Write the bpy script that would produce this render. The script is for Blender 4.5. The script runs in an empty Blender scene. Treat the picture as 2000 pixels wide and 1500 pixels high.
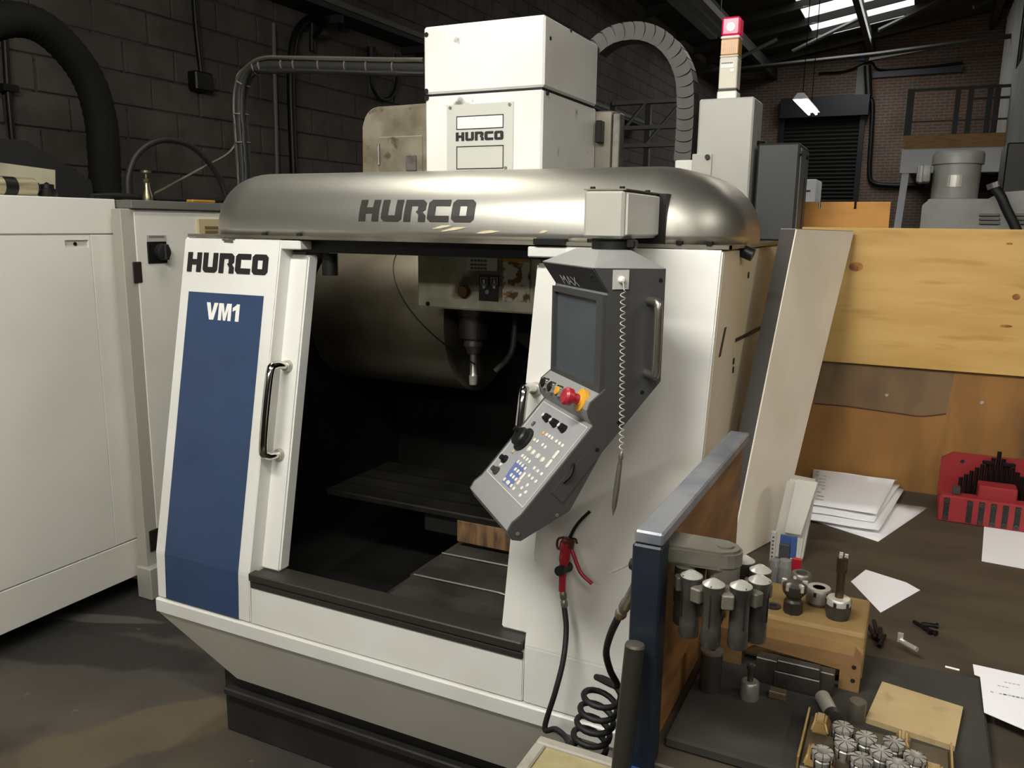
import bpy, bmesh, math, random
from mathutils import Vector, Matrix, noise
random.seed(7)
SC = bpy.context.scene
COL = SC.collection
V = Vector
# ------------------------------------------------------------------ camera
FPX = 1602.0
CAM = V((0.0, 0.0, 1.7))
_ax = V((3340.0, 353.0, -FPX)).normalized()          # room x axis seen in camera axes (right, down, forward)
_ay = V((800.0, -300.0, FPX)); _ay = (_ay - _ax * _ax.dot(_ay)).normalized()
_az = _ay.cross(_ax)
if _az.y > 0: _az = -_az
RM = Matrix((_ax, _ay, _az))
cd = bpy.data.cameras.new('camera'); cam = bpy.data.objects.new('camera', cd); COL.objects.link(cam)
cd.sensor_width = 36.0; cd.lens = FPX / 2000.0 * 36.0; cd.clip_end = 200
r, d_, f_ = RM.col[0], RM.col[1], RM.col[2]
cam.matrix_world = Matrix(((r.x, -d_.x, -f_.x, CAM.x), (r.y, -d_.y, -f_.y, CAM.y), (r.z, -d_.z, -f_.z, CAM.z), (0, 0, 0, 1)))
SC.camera = cam
# ------------------------------------------------------------------ world, lamps, exposure
SC.view_settings.view_transform = 'Standard'; SC.view_settings.look = 'None'
SC.view_settings.exposure = -0.12; SC.view_settings.gamma = 1.0; SC.view_settings.use_curve_mapping = False
w = bpy.data.worlds.new('hall_air'); SC.world = w; w.use_nodes = True
w.node_tree.nodes['Background'].inputs[0].default_value = (0.9, 0.95, 1.0, 1); w.node_tree.nodes['Background'].inputs[1].default_value = 0.012
def lamp(name, loc, size, sizey, power, col=(1, 0.99, 0.945), rot=(0, 0, 0)):
    l = bpy.data.lights.new(name, 'AREA'); l.shape = 'RECTANGLE'; l.size = size; l.size_y = sizey; l.energy = power; l.color = col
    o = bpy.data.objects.new(name, l); COL.objects.link(o); o.location = loc; o.rotation_euler = rot
    return o
# rows of twin-tube fittings over the aisle (their housings are built further down)
TUBES = [(-1.1, -0.1, 3.25, 72, 54), (-1.3, -4.2, 3.55, 24, 35), (0.8, -0.4, 3.4, 12, 25), (0.8, -3.7, 3.55, 24, 35), (3.0, 1.2, 3.55, 38, 0), (3.0, -2.2, 3.55, 22, 0), (-2.2, 2.2, 3.9, 17, 0), (0.0, 7.3, 4.2, 48, 45)]  # last one is added out of view to brighten mezzanine and far wall
for x, y, z, p, tilt in TUBES:      # tilt is added to aim light forward and brighten upright faces
    lamp('fluorescent_light', (x, y + 0.1 * (tilt > 0), z - 0.09), 1.5 if tilt else 0.16, 0.16 if tilt else 1.5, p, rot=(math.radians(tilt), 0, 0))
lamp('fluorescent_light', (-1.62, 12.7, 3.32), 0.16, 1.5, 70)
# daylight falling through the two translucent roof strips
lamp('roof_daylight', (-1.7, 20.0, 6.15), 1.8, 4.4, 170, (0.95, 0.98, 1.0))
lamp('roof_daylight', (-1.8, 14.1, 6.1), 1.4, 2.0, 25, (0.95, 0.98, 1.0))
# ------------------------------------------------------------------ pixel rays (2000 x 1500 frame)
def ray(u, v): return RM @ V(((u - 1000.0) / FPX, (v - 750.0) / FPX, 1.0))
def PY(u, v, y): d = ray(u, v); return CAM + d * (y / d.y)
def PX(u, v, x): d = ray(u, v); return CAM + d * (x / d.x)
def PZ(u, v, z): d = ray(u, v); return CAM + d * ((z - CAM.z) / d.z)
def PL(u, v, p, n): d = ray(u, v); return CAM + d * (n.dot(p - CAM) / n.dot(d))
# ------------------------------------------------------------------ materials
def lin(c):
    if isinstance(c, str):
        c = c.lstrip('#'); c = [int(c[i:i + 2], 16) / 255 for i in (0, 2, 4)]
        c = [x / 12.92 if x <= 0.04045 else ((x + 0.055) / 1.055) ** 2.4 for x in c]
    return (c[0], c[1], c[2], 1)
MATS = {}
def mat(name, col, rough=0.5, metal=0.0, col2=None, scale=8.0, lo=0.45, hi=0.65, stretch=(1, 1, 1), bump=0.0, bscale=60.0,
        col3=None, scale3=2.5, lo3=0.5, hi3=0.62, emit=None, es=1.0, trans=0.0, alpha=1.0, detail=6.0, spec=0.5, rough2=None):
    if name in MATS: return MATS[name]
    m = bpy.data.materials.new(name); m.use_nodes = True; nt = m.node_tree; N = nt.nodes; L = nt.links
    b = N['Principled BSDF']; b.inputs['Roughness'].default_value = rough; b.inputs['Metallic'].default_value = metal
    b.inputs['Base Color'].default_value = lin(col); b.inputs['Specular IOR Level'].default_value = spec
    tc = N.new('ShaderNodeTexCoord'); mp = N.new('ShaderNodeMapping'); mp.inputs['Scale'].default_value = stretch
    geo = N.new('ShaderNodeNewGeometry'); L.new(geo.outputs['Position'], mp.inputs['Vector'])
    def nz(sc, dt=detail):
        n = N.new('ShaderNodeTexNoise'); n.inputs['Scale'].default_value = sc; n.inputs['Detail'].default_value = dt
        L.new(mp.outputs[0], n.inputs['Vector']); return n
    def ramp(src, a, c):
        q = N.new('ShaderNodeMapRange'); q.inputs['From Min'].default_value = a; q.inputs['From Max'].default_value = c
        L.new(src, q.inputs['Value']); return q.outputs['Result']
    last = None
    if col2 is not None:
        fac = ramp(nz(scale).outputs['Fac'], lo, hi)
        mx = N.new('ShaderNodeMix'); mx.data_type = 'RGBA'; mx.inputs['A'].default_value = lin(col); mx.inputs['B'].default_value = lin(col2)
        L.new(fac, mx.inputs['Factor']); last = mx.outputs['Result']
        if rough2 is not None:
            q = N.new('ShaderNodeMapRange'); q.inputs['To Min'].default_value = rough; q.inputs['To Max'].default_value = rough2
            L.new(fac, q.inputs['Value']); L.new(q.outputs['Result'], b.inputs['Roughness'])
    if col3 is not None:
        fac = ramp(nz(scale3).outputs['Fac'], lo3, hi3)
        mx = N.new('ShaderNodeMix'); mx.data_type = 'RGBA'; mx.inputs['B'].default_value = lin(col3)
        if last: L.new(last, mx.inputs['A'])
        else: mx.inputs['A'].default_value = lin(col)
        L.new(fac, mx.inputs['Factor']); last = mx.outputs['Result']
    if last: L.new(last, b.inputs['Base Color'])
    if bump:
        bp = N.new('ShaderNodeBump'); bp.inputs['Strength'].default_value = bump; bp.inputs['Distance'].default_value = 0.01
        L.new(nz(bscale).outputs['Fac'], bp.inputs['Height']); L.new(bp.outputs[0], b.inputs['Normal'])
    if emit is not None:
        b.inputs['Emission Color'].default_value = lin(emit); b.inputs['Emission Strength'].default_value = es
    if trans: b.inputs['Transmission Weight'].default_value = trans
    if alpha < 1: b.inputs['Alpha'].default_value = alpha
    MATS[name] = m; return m
def brickmat(name, c1, c2, mortar, bw, bh, axis, ms=0.012, bump=0.4):
    m = bpy.data.materials.new(name); m.use_nodes = True; nt = m.node_tree; N = nt.nodes; L = nt.links; b = N['Principled BSDF']
    b.inputs['Roughness'].default_value = 0.95
    geo = N.new('ShaderNodeNewGeometry'); sp = N.new('ShaderNodeSeparateXYZ'); cb = N.new('ShaderNodeCombineXYZ')
    L.new(geo.outputs['Position'], sp.inputs[0]); L.new(sp.outputs[axis], cb.inputs[0]); L.new(sp.outputs[2], cb.inputs[1])
    t = N.new('ShaderNodeTexBrick'); t.inputs['Scale'].default_value = 1.0; t.inputs['Brick Width'].default_value = bw; t.inputs['Row Height'].default_value = bh
    t.inputs['Mortar Size'].default_value = ms; t.inputs['Color1'].default_value = lin(c1); t.inputs['Color2'].default_value = lin(c2); t.inputs['Mortar'].default_value = lin(mortar)
    L.new(cb.outputs[0], t.inputs['Vector']); 
    n = N.new('ShaderNodeTexNoise'); n.inputs['Scale'].default_value = 1.3; n.inputs['Detail'].default_value = 8; L.new(geo.outputs['Position'], n.inputs['Vector'])
    mx = N.new('ShaderNodeMix'); mx.data_type = 'RGBA'; mx.blend_type = 'MULTIPLY'; mx.inputs['Factor'].default_value = 0.7
    L.new(t.outputs['Color'], mx.inputs['A']); L.new(n.outputs['Fac'], mx.inputs['B']); L.new(mx.outputs['Result'], b.inputs['Base Color'])
    bp = N.new('ShaderNodeBump'); bp.inputs['Strength'].default_value = bump; bp.invert = True; L.new(t.outputs['Fac'], bp.inputs['Height']); L.new(bp.outputs[0], b.inputs['Normal'])
    MATS[name] = m; return m
WHITE = mat('white_enamel', '#dddcd6', 0.38, col2='#d4d2ca', scale=3.0, bump=0.02, bscale=300)
CREAM = mat('aged_warm_lit_enamel', '#ded5bf', 0.4, col2='#cfc09c', scale=2.2, col3='#9c8a62', scale3=14, lo3=0.68, hi3=0.76, stretch=(1, 1, 0.35))  # cream tone holds warm light bounced off the plywood
HEADW = mat('chipped_white_enamel', '#e6e5df', 0.35, col2='#dddbd3', scale=3, col3='#77736a', scale3=9, lo3=0.685, hi3=0.75)
LMACH = mat('pale_grey_enamel', '#dcdad1', 0.35, col2='#d5d2c8', scale=1.5)
BLUE = mat('blue_panel_paint', '#2b4061', 0.5, col2='#283b5a', scale=5)
BLACKP = mat('black_print', '#1b1a18', 0.5)
WHITEP = mat('white_print', '#e9e7df', 0.5)
STEEL = mat('brushed_stainless', '#b9b7ae', 0.36, 0.93, col2='#a3a197', scale=2.5, lo=0.35, hi=0.7, bump=0.02, bscale=5, stretch=(0.5, 1, 1), rough2=0.44)
SHEET = mat('dull_sheet_steel', '#9c978a', 0.42, 0.85, col2='#6f6a5c', scale=5, lo=0.4, hi=0.7)
CHROME = mat('chrome', '#c8c6c0', 0.12, 1.0)
BLACKM = mat('black_metal', '#151514', 0.45, 0.3)
BLACKR = mat('black_rubber', '#121211', 0.6)
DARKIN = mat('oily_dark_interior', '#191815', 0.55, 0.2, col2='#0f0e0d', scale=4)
BASEM = mat('black_base_paint', '#1d1c1a', 0.6, col2='#2a2825', scale=6)
RAILM = mat('black_rail_rubber', '#2e2b26', 0.5)
PENDG = mat('charcoal_grey_plastic', '#3b3b3a', 0.5, bump=0.08, bscale=900)
PENDF = mat('mid_grey_plastic', '#858583', 0.45, bump=0.05, bscale=900)
PANELG = mat('grey_membrane', '#8f8f90', 0.5)
LINEW = mat('pale_line', '#c9c7be', 0.5)
SCREEN = mat('dusty_dark_glass', '#454b50', 0.3, col2='#555a5b', scale=6, lo=0.3, hi=0.8)
KEYW = mat('ivory_keycap', '#cfccbd', 0.5)
YEL = mat('yellow_plastic', '#d19a2c', 0.45)
RED = mat('red_plastic', '#a01f2c', 0.35)
GREYBOX = mat('warm_grey_paint', '#a9a69c', 0.45, col2='#9d9a90', scale=6)
DKGREY = mat('dark_grey_cabinet_paint', '#2d2e2c', 0.5, col2='#282927', scale=4)
WORN = mat('worn_green_cream_paint', '#d6d0b6', 0.5, col2='#aeb297', scale=13, lo=0.42, hi=0.62, col3='#6b6150', scale3=6, lo3=0.6, hi3=0.68)
DRUMM = mat('stained_drum_steel', '#a8a08a', 0.42, 0.75, col2='#7d7463', scale=3, lo=0.4, hi=0.7)
TOOLCOV = mat('stained_cover_steel', '#aaa38f', 0.45, 0.6, col2='#847a64', scale=9, lo=0.4, hi=0.66, col3='#6b6150', scale3=16, lo3=0.62, hi3=0.7)
RUST = mat('rusty_casting', '#7d5f3d', 0.7, col2='#4b3725', scale=16, stretch=(3, 3, 0.6), lo=0.4, hi=0.62)
WAY = mat('grey_way_cover', '#55524c', 0.5, 0.5, col2='#403d38', scale=7)
PLY = mat('pale_plywood', '#c09c5b', 0.55, col2='#ae8947', scale=3.0, stretch=(0.7, 1, 5), lo=0.4, hi=0.68, col3='#a67f42', scale3=5.5, lo3=0.57, hi3=0.72)
PLYB = mat('brown_stained_plywood', '#8f652e', 0.6, col2='#795426', scale=3.2, stretch=(3, 1, 0.7), lo=0.4, hi=0.68, col3='#5d3f1e', scale3=2.2, lo3=0.58, hi3=0.7)
PLYGREY = mat('weathered_plywood_stain', '#6e573a', 0.7, col2='#57452f', scale=9, stretch=(1, 1, 0.5))
SIDEPLY = mat('side_plywood', '#8a612f', 0.6, col2='#64431f', scale=5, stretch=(1, 1.2, 5), lo=0.4, hi=0.65)
OFFPLY = mat('tan_wood_offcut', '#ab976e', 0.65, col2='#9e8860', scale=6, col3='#7c6a48', scale3=14, lo3=0.56, hi3=0.75)
BLOCKW = mat('rack_wood', '#94794c', 0.65, col2='#7a613a', scale=6, stretch=(1, 1, 4), lo=0.4, hi=0.65, col3='#6e4f27', scale3=9, lo3=0.6, hi3=0.7)
BENCHM = mat('dark_worn_benchtop', '#453e33', 0.55, col2='#383229', scale=7, col3='#5f5542', scale3=5, lo3=0.58, hi3=0.72, stretch=(0.6, 1.4, 1))
MATM = mat('dark_grey_mat', '#3a3833', 0.85, col2='#33312d', scale=12, spec=0.2)
LAMW = mat('white_laminate', '#e6dfce', 0.45, col2='#dcd4c0', scale=4)
LAME = mat('dark_board_edge', '#2e2822', 0.6)
BLUEP = mat('blue_steel_paint', '#131b26', 0.5, col2='#182029', scale=10)
BLUEG = mat('rubbed_blue_steel', '#85878b', 0.4, 0.3, col2='#646a75', scale=9)
PAPER = mat('white_paper', '#e3e2e4', 0.7)
INK = mat('grey_ink', '#5b5b60', 0.7)
PLAST = mat('frosted_plastic', '#b8b6ac', 0.35, col2='#a7a59b', scale=6)
CLEAR = mat('clear_plastic', '#d8d8d4', 0.15, trans=0.75)
CAST = mat('grey_casting', '#6f6b60', 0.5, 0.3, col2='#5c584f', scale=12, bump=0.1, bscale=200)
STL = mat('tool_steel', '#8f8c84', 0.36, 0.6, col2='#6d6a62', scale=20)
STLD = mat('dark_tool_steel', '#4a4741', 0.4, 0.5, col2='#37342f', scale=20)
STLB = mat('bright_ground_steel', '#c9c6bc', 0.3, 0.55)
BRASS = mat('amber_plastic_tray', '#8f7544', 0.22, 0.3, col2='#7d6233', scale=8)
BRASSM = mat('brass', '#8d846c', 0.3, 0.9)
REDH = mat('red_index_plastic', '#8a2427', 0.45)
BLKST = mat('black_oxide_steel', '#191817', 0.4, 0.6)
MACHG = mat('machine_grey_paint', '#8e8e88', 0.4, col2='#82827b', scale=7)
CONDG = mat('grey_chain_plastic', '#45433d', 0.6, col2='#3b3934', scale=10)
CHAINS = mat('dark_chain_plastic', '#22211f', 0.5)
DARKST = mat('dark_roof_steel', '#262521', 0.7)
ROOFM = mat('dark_roof_sheet', '#2a2926', 0.8)
SHUT = mat('dark_shutter', '#24231f', 0.6)
OFFW = mat('office_wall_paint', '#77766f', 0.8, col2='#6b6a63', scale=2)
WHITEST = mat('white_painted_steel', '#dcdce0', 0.5)
TIMB = mat('fascia_timber', '#ab8757', 0.7, col2='#967344', scale=4, stretch=(1, 1, 6))
SKYM = mat('skylight_sheet', '#f5f7f5', 0.6, emit='#f6f8f4', es=1.6, col2='#d7d9d2', scale=9)
TUBEM = mat('lit_tube', '#ffffff', 0.5, emit='#fff6e4', es=30.0)
GLASS = mat('dark_office_glass', '#3a3a38', 0.2)
BLOCKC = mat('concrete_block', '#5a534c', 0.95, col2='#4e4842', scale=5, col3='#47423d', scale3=1.4, lo3=0.45, hi3=0.7, bump=0.5, bscale=90)
# ------------------------------------------------------------------ mesh helpers
def link(name, me, m, parent=None, kind=None, smooth=False):
    if m is not None and len(me.materials) == 0: me.materials.append(m)
    o = bpy.data.objects.new(name, me); COL.objects.link(o)
    if parent is not None:
        o.parent = parent
        p = parent
        if p.type == 'EMPTY': o.matrix_parent_inverse = p.matrix_basis.inverted()
    if kind: o['kind'] = kind
    return o
def fin(name, bm, m, parent=None, kind=None, smooth=None, recalc=True):
    if recalc: bmesh.ops.recalc_face_normals(bm, faces=bm.faces)
    me = bpy.data.meshes.new(name); bm.to_mesh(me); bm.free()
    if smooth is not None:
        for p in me.polygons: p.use_smooth = True
        me.set_sharp_from_angle(angle=math.radians(smooth))
    return link(name, me, m, parent, kind)
def xf(verts, M):
    if M is not None:
        for v in verts: v.co = M @ v.co
def abox(bm, x0, x1, y0, y1, z0, z1, bev=0.0, M=None, seg=1):
    vs = [bm.verts.new((x, y, z)) for x in (x0, x1) for y in (y0, y1) for z in (z0, z1)]
    fs = [(0, 1, 3, 2), (4, 6, 7, 5), (0, 4, 5, 1), (2, 3, 7, 6), (0, 2, 6, 4), (1, 5, 7, 3)]
    ff = [bm.faces.new([vs[i] for i in f]) for f in fs]
    if bev:
        es = list({e for f in ff for e in f.edges})
        res = bmesh.ops.bevel(bm, geom=es, offset=bev, segments=seg, affect='EDGES', profile=0.5)
        vs = list({v for f in res['faces'] for v in f.verts} | {v for v in vs if v.is_valid})
    xf(vs, M); return vs
def ahex(bm, pts):   # 8 points: bottom loop of 4, top loop of 4
    vs = [bm.verts.new(p) for p in pts]
    for f in ((3, 2, 1, 0), (4, 5, 6, 7), (0, 1, 5, 4), (1, 2, 6, 5), (2, 3, 7, 6), (3, 0, 4, 7)): bm.faces.new([vs[i] for i in f])
    return vs
def aprism(bm, poly, vec, M=None):   # poly: list of 3D points, extruded along vec
    a = [bm.verts.new(p) for p in poly]; b = [bm.verts.new(V(p) + V(vec)) for p in poly]
    bm.faces.new(a); bm.faces.new(b[::-1]); n = len(a)
    for i in range(n): bm.faces.new((a[i], b[i], b[(i + 1) % n], a[(i + 1) % n]))
    xf(a + b, M); return a + b
def frame_of(d):
    d = V(d).normalized(); u = d.cross(V((0, 0, 1)));
    if u.length < 1e-4: u = V((1, 0, 0))
    u.normalize(); return u, d.cross(u).normalized(), d
def alathe(bm, prof, p0, axis=(0, 0, 1), n=20, cap=True):   # prof: (radius, height) along axis
    u, w_, d = frame_of(axis); p0 = V(p0); rings = []
    for r_, h in prof:
        rings.append([bm.verts.new(p0 + d * h + (u * math.cos(2 * math.pi * i / n) + w_ * math.sin(2 * math.pi * i / n)) * max(r_, 1e-5)) for i in range(n)])
    for a, b in zip(rings, rings[1:]):
        for i in range(n): bm.faces.new((a[i], a[(i + 1) % n], b[(i + 1) % n], b[i]))
    if cap: bm.faces.new(rings[0][::-1]); bm.faces.new(rings[-1])
    return rings
def acyl(bm, p0, p1, r0, r1=None, n=16):
    p0, p1 = V(p0), V(p1); d = p1 - p0
    return alathe(bm, [(r0, 0), (r0 if r1 is None else r1, d.length)], p0, d, n)
def catmull(pts, k=6):
    pts = [V(p) for p in pts]; out = []
    P = [pts[0] * 2 - pts[1]] + pts + [pts[-1] * 2 - pts[-2]]
    for i in range(1, len(P) - 2):
        a, b, c, d = P[i - 1], P[i], P[i + 1], P[i + 2]
        for j in range(k):
            t = j / k
            out.append(0.5 * ((2 * b) + (c - a) * t + (2 * a - 5 * b + 4 * c - d) * t * t + (3 * b - a - 3 * c + d) * t ** 3))
    out.append(pts[-1]); return out
def atube(bm, pts, rad, n=10, smooth=0):
    if smooth: pts = catmull(pts, smooth)
    pts = [V(p) for p in pts]; rings = []; prev = None
    for i, p in enumerate(pts):
        d = (pts[min(i + 1, len(pts) - 1)] - pts[max(i - 1, 0)]).normalized()
        if prev is None: u = frame_of(d)[0]
        else:
            u = prev - d * prev.dot(d); u = u.normalized() if u.length > 1e-5 else frame_of(d)[0]
        prev = u; w_ = d.cross(u)
        rr = rad[i * len(rad) // len(pts)] if isinstance(rad, (list, tuple)) else rad
        rings.append([bm.verts.new(p + (u * math.cos(2 * math.pi * k / n) + w_ * math.sin(2 * math.pi * k / n)) * rr) for k in range(n)])
    for a, b in zip(rings, rings[1:]):
        for k in range(n): bm.faces.new((a[k], a[(k + 1) % n], b[(k + 1) % n], b[k]))
    bm.faces.new(rings[0][::-1]); bm.faces.new(rings[-1])
def box(name, m, parent, x0, x1, y0, y1, z0, z1, bev=0.0, kind=None, M=None):
    bm = bmesh.new(); abox(bm, x0, x1, y0, y1, z0, z1, bev, M); return fin(name, bm, m, parent, kind)
def cyl(name, m, parent, p0, p1, r0, r1=None, n=16, kind=None):
    bm = bmesh.new(); acyl(bm, p0, p1, r0, r1, n); return fin(name, bm, m, parent, kind, smooth=40)
def lathe(name, m, parent, prof, p0, axis=(0, 0, 1), n=20):
    bm = bmesh.new(); alathe(bm, prof, p0, axis, n); return fin(name, bm, m, parent, smooth=40)
def tube(name, m, parent, pts, rad, n=10, smooth=6, kind=None):
    bm = bmesh.new(); atube(bm, pts, rad, n, smooth); return fin(name, bm, m, parent, kind, smooth=60)
def quad(name, m, parent, pts, thick, n=None):   # thin slab from 4+ points
    pts = [V(p) for p in pts]; nn = n or (pts[1] - pts[0]).cross(pts[2] - pts[0]).normalized()
    bm = bmesh.new(); aprism(bm, pts, nn * thick); return fin(name, bm, m, parent)
def thing(name, label, cat, loc=(0, 0, 0), group=None, M=None):
    o = bpy.data.objects.new(name, None); COL.objects.link(o); o.empty_display_size = 0.1
    if M is not None: o.matrix_basis = M
    else: o.location = loc
    o['label'] = label; o['category'] = cat
    if group: o['group'] = group
    bpy.context.view_layer.update(); return o
def tag(o, label, cat, group=None):
    o['label'] = label; o['category'] = cat
    if group: o['group'] = group
    return o
def struct(o): o['kind'] = 'structure'; return o
# lettering: blocky logo letters drawn as polygons in a unit cell, and plain type from the built-in font
_O = [[(0.45, 1), (0.14, 1), (0, 0.86), (0, 0.14), (0.14, 0), (0.45, 0), (0.45, 0.28), (0.32, 0.28), (0.32, 0.72), (0.45, 0.72)],
      [(0.45, 0), (0.8, 0), (0.94, 0.14), (0.94, 0.86), (0.8, 1), (0.45, 1), (0.45, 0.72), (0.62, 0.72), (0.62, 0.28), (0.45, 0.28)]]
GL = {'H': [[(0, 0), (0.3, 0), (0.3, 0.37), (0.6, 0.37), (0.6, 0), (0.9, 0), (0.9, 1), (0.6, 1), (0.6, 0.65), (0.3, 0.65), (0.3, 1), (0, 1)]],
      'U': [[(0, 1), (0, 0.14), (0.14, 0), (0.78, 0), (0.92, 0.14), (0.92, 1), (0.62, 1), (0.62, 0.28), (0.3, 0.28), (0.3, 1)]],
      'R': [[(0, 0), (0, 1), (0.76, 1), (0.92, 0.86), (0.92, 0.55), (0.8, 0.46), (0.94, 0.3), (0.94, 0), (0.64, 0), (0.64, 0.3), (0.5, 0.46), (0.58, 0.52), (0.58, 0.72), (0.3, 0.72), (0.3, 0)]],
      'C': [[(0.92, 1), (0.14, 1), (0, 0.86), (0, 0.14), (0.14, 0), (0.92, 0), (0.92, 0.28), (0.32, 0.28), (0.32, 0.72), (0.92, 0.72)]],
      'O': _O,
      'V': [[(0, 1), (0.3, 1), (0.46, 0.36), (0.62, 1), (0.92, 1), (0.63, 0), (0.29, 0)]],
      'M': [[(0, 0), (0, 1), (0.36, 1), (0.5, 0.42), (0.64, 1), (1, 1), (1, 0), (0.75, 0), (0.75, 0.66), (0.59, 0), (0.41, 0), (0.25, 0.66), (0.25, 0)]],
      '1': [[(0.26, 0), (0.26, 0.66), (0.02, 0.56), (0.02, 0.78), (0.24, 0.9), (0.32, 1), (0.54, 1), (0.54, 0)]]}
def logo(name, parent, m, o, U, W_, width, height, nrm, thick=0.0012, word='HURCO', adv=None, wrap=None):
    bm = bmesh.new(); o, U, W_, nrm = V(o), V(U).normalized(), V(W_).normalized(), V(nrm).normalized()
    adv = adv or [1.0] * (len(word) - 1) + [0.94]; k = width / sum(adv); x = 0.0
    for ch, a in zip(word, adv):
        for poly in GL[ch]:
            pts = [o + U * (x + p[0] * k * 0.98) + W_ * (p[1] * height) for p in poly]
            if wrap: bm.faces.new([bm.verts.new(p) for p in pts])
            else: aprism(bm, pts, nrm * thick)
        x += a * k
    if wrap:      # slice the flat letters into strips, then lay them on the curved surface
        for i in range(1, 12):
            bmesh.ops.bisect_plane(bm, geom=list(bm.verts) + list(bm.edges) + list(bm.faces), plane_co=o + W_ * (height * i / 12), plane_no=W_)
        for v in bm.verts: v.co = wrap(v.co)
        for f in bm.faces: f.normal_update()
        bmesh.ops.triangulate(bm, faces=bm.faces)
    return fin(name, bm, m, parent)
def words(name, parent, m, body, o, U, W_, height, nrm, bold=0.0, sx=1.0, thick=0.0008, align='LEFT'):
    c = bpy.data.curves.new('type', 'FONT'); c.body = body; c.size = 1.0; c.offset = bold; c.extrude = 0.0; c.resolution_u = 3; c.align_x = align
    t = bpy.data.objects.new('type', c); COL.objects.link(t); bpy.context.view_layer.update()
    me = bpy.data.meshes.new_from_object(t.evaluated_get(bpy.context.evaluated_depsgraph_get()))
    bpy.data.objects.remove(t); bpy.data.curves.remove(c)
    o, U, W_, nrm = V(o), V(U).normalized(), V(W_).normalized(), V(nrm).normalized(); s = height / 0.69
    bm = bmesh.new(); bm.from_mesh(me); bpy.data.meshes.remove(me)
    for v in bm.verts: v.co = o + U * (v.co.x * s * sx) + W_ * (v.co.y * s) + nrm * thick
    return fin(name, bm, m, parent, recalc=False)
# ================================================================== THE HALL
def floor_material():
    m = mat('stained_concrete', '#3a3833', 0.75, col2='#4e463a', scale=1.1, lo=0.42, hi=0.6, col3='#262521', scale3=0.8, lo3=0.5, hi3=0.58, bump=0.25, bscale=30)
    nt = m.node_tree; N = nt.nodes; L = nt.links; b = N['Principled BSDF']; old = b.inputs['Base Color'].links[0].from_socket
    n = N.new('ShaderNodeTexNoise'); n.inputs['Scale'].default_value = 14; n.inputs['Detail'].default_value = 10
    geo = N.new('ShaderNodeNewGeometry'); L.new(geo.outputs['Position'], n.inputs['Vector'])
    q = N.new('ShaderNodeMapRange'); q.inputs['From Min'].default_value = 0.66; q.inputs['From Max'].default_value = 0.74; L.new(n.outputs['Fac'], q.inputs['Value'])
    mx = N.new('ShaderNodeMix'); mx.data_type = 'RGBA'; mx.inputs['B'].default_value = lin('#726c60'); L.new(old, mx.inputs['A']); L.new(q.outputs['Result'], mx.inputs['Factor'])
    last = mx.outputs['Result']
    sp_ = N.new('ShaderNodeSeparateXYZ'); L.new(geo.outputs['Position'], sp_.inputs[0])
    wob = N.new('ShaderNodeTexNoise'); wob.inputs['Scale'].default_value = 3.5; wob.inputs['Detail'].default_value = 9; L.new(geo.outputs['Position'], wob.inputs['Vector'])
    def M_(op, a, c):
        q_ = N.new('ShaderNodeMath'); q_.operation = op
        for i_, x_ in enumerate((a, c)):
            if isinstance(x_, (int, float)): q_.inputs[i_].default_value = x_
            else: L.new(x_, q_.inputs[i_])
        return q_.outputs[0]
    def patch(cx, cy, ang, rx, ry, col, strength, last):      # a dried spill with a ragged outline
        dx, dy = M_('SUBTRACT', sp_.outputs[0], cx), M_('SUBTRACT', sp_.outputs[1], cy); ca, sa = math.cos(ang), math.sin(ang)
        u_ = M_('DIVIDE', M_('ADD', M_('MULTIPLY', dx, ca), M_('MULTIPLY', dy, sa)), rx); v_ = M_('DIVIDE', M_('SUBTRACT', M_('MULTIPLY', dy, ca), M_('MULTIPLY', dx, sa)), ry)
        d2 = M_('ADD', M_('ADD', M_('MULTIPLY', u_, u_), M_('MULTIPLY', v_, v_)), M_('MULTIPLY', M_('SUBTRACT', wob.outputs['Fac'], 0.5), 2.4))
        mr = N.new('ShaderNodeMapRange'); mr.inputs['From Min'].default_value = 1.05; mr.inputs['From Max'].default_value = 0.75; mr.inputs['To Max'].default_value = strength; L.new(d2, mr.inputs['Value'])
        mm = N.new('ShaderNodeMix'); mm.data_type = 'RGBA'; mm.inputs['B'].default_value = lin(col); L.new(last, mm.inputs['A']); L.new(mr.outputs['Result'], mm.inputs['Factor']); return mm.outputs['Result']
    c1, c2, c3 = PZ(230, 1320, 0), PZ(270, 1430, 0), PZ(120, 1260, 0)
    last = patch(c1.x, c1.y, 0.5, 0.85, 0.35, '#4d483f', 0.6, last)
    last = patch(c2.x, c2.y, 0.9, 0.5, 0.14, '#63573f', 0.55, last)
    c4 = PZ(150, 1205, 0); last = patch(c4.x, c4.y, 0.35, 0.45, 0.035, '#6d685e', 0.4, last)
    last = patch(c3.x, c3.y, 0.25, 0.75, 0.14, '#1f1f1c', 0.8, last)
    L.new(last, b.inputs['Base Color']); return m
FLOORM = floor_material()
XW, YF = -5.2, 24.0
struct(box('floor', FLOORM, None, XW - 0.3, 8, -9, YF + 0.3, -0.2, 0))
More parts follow.
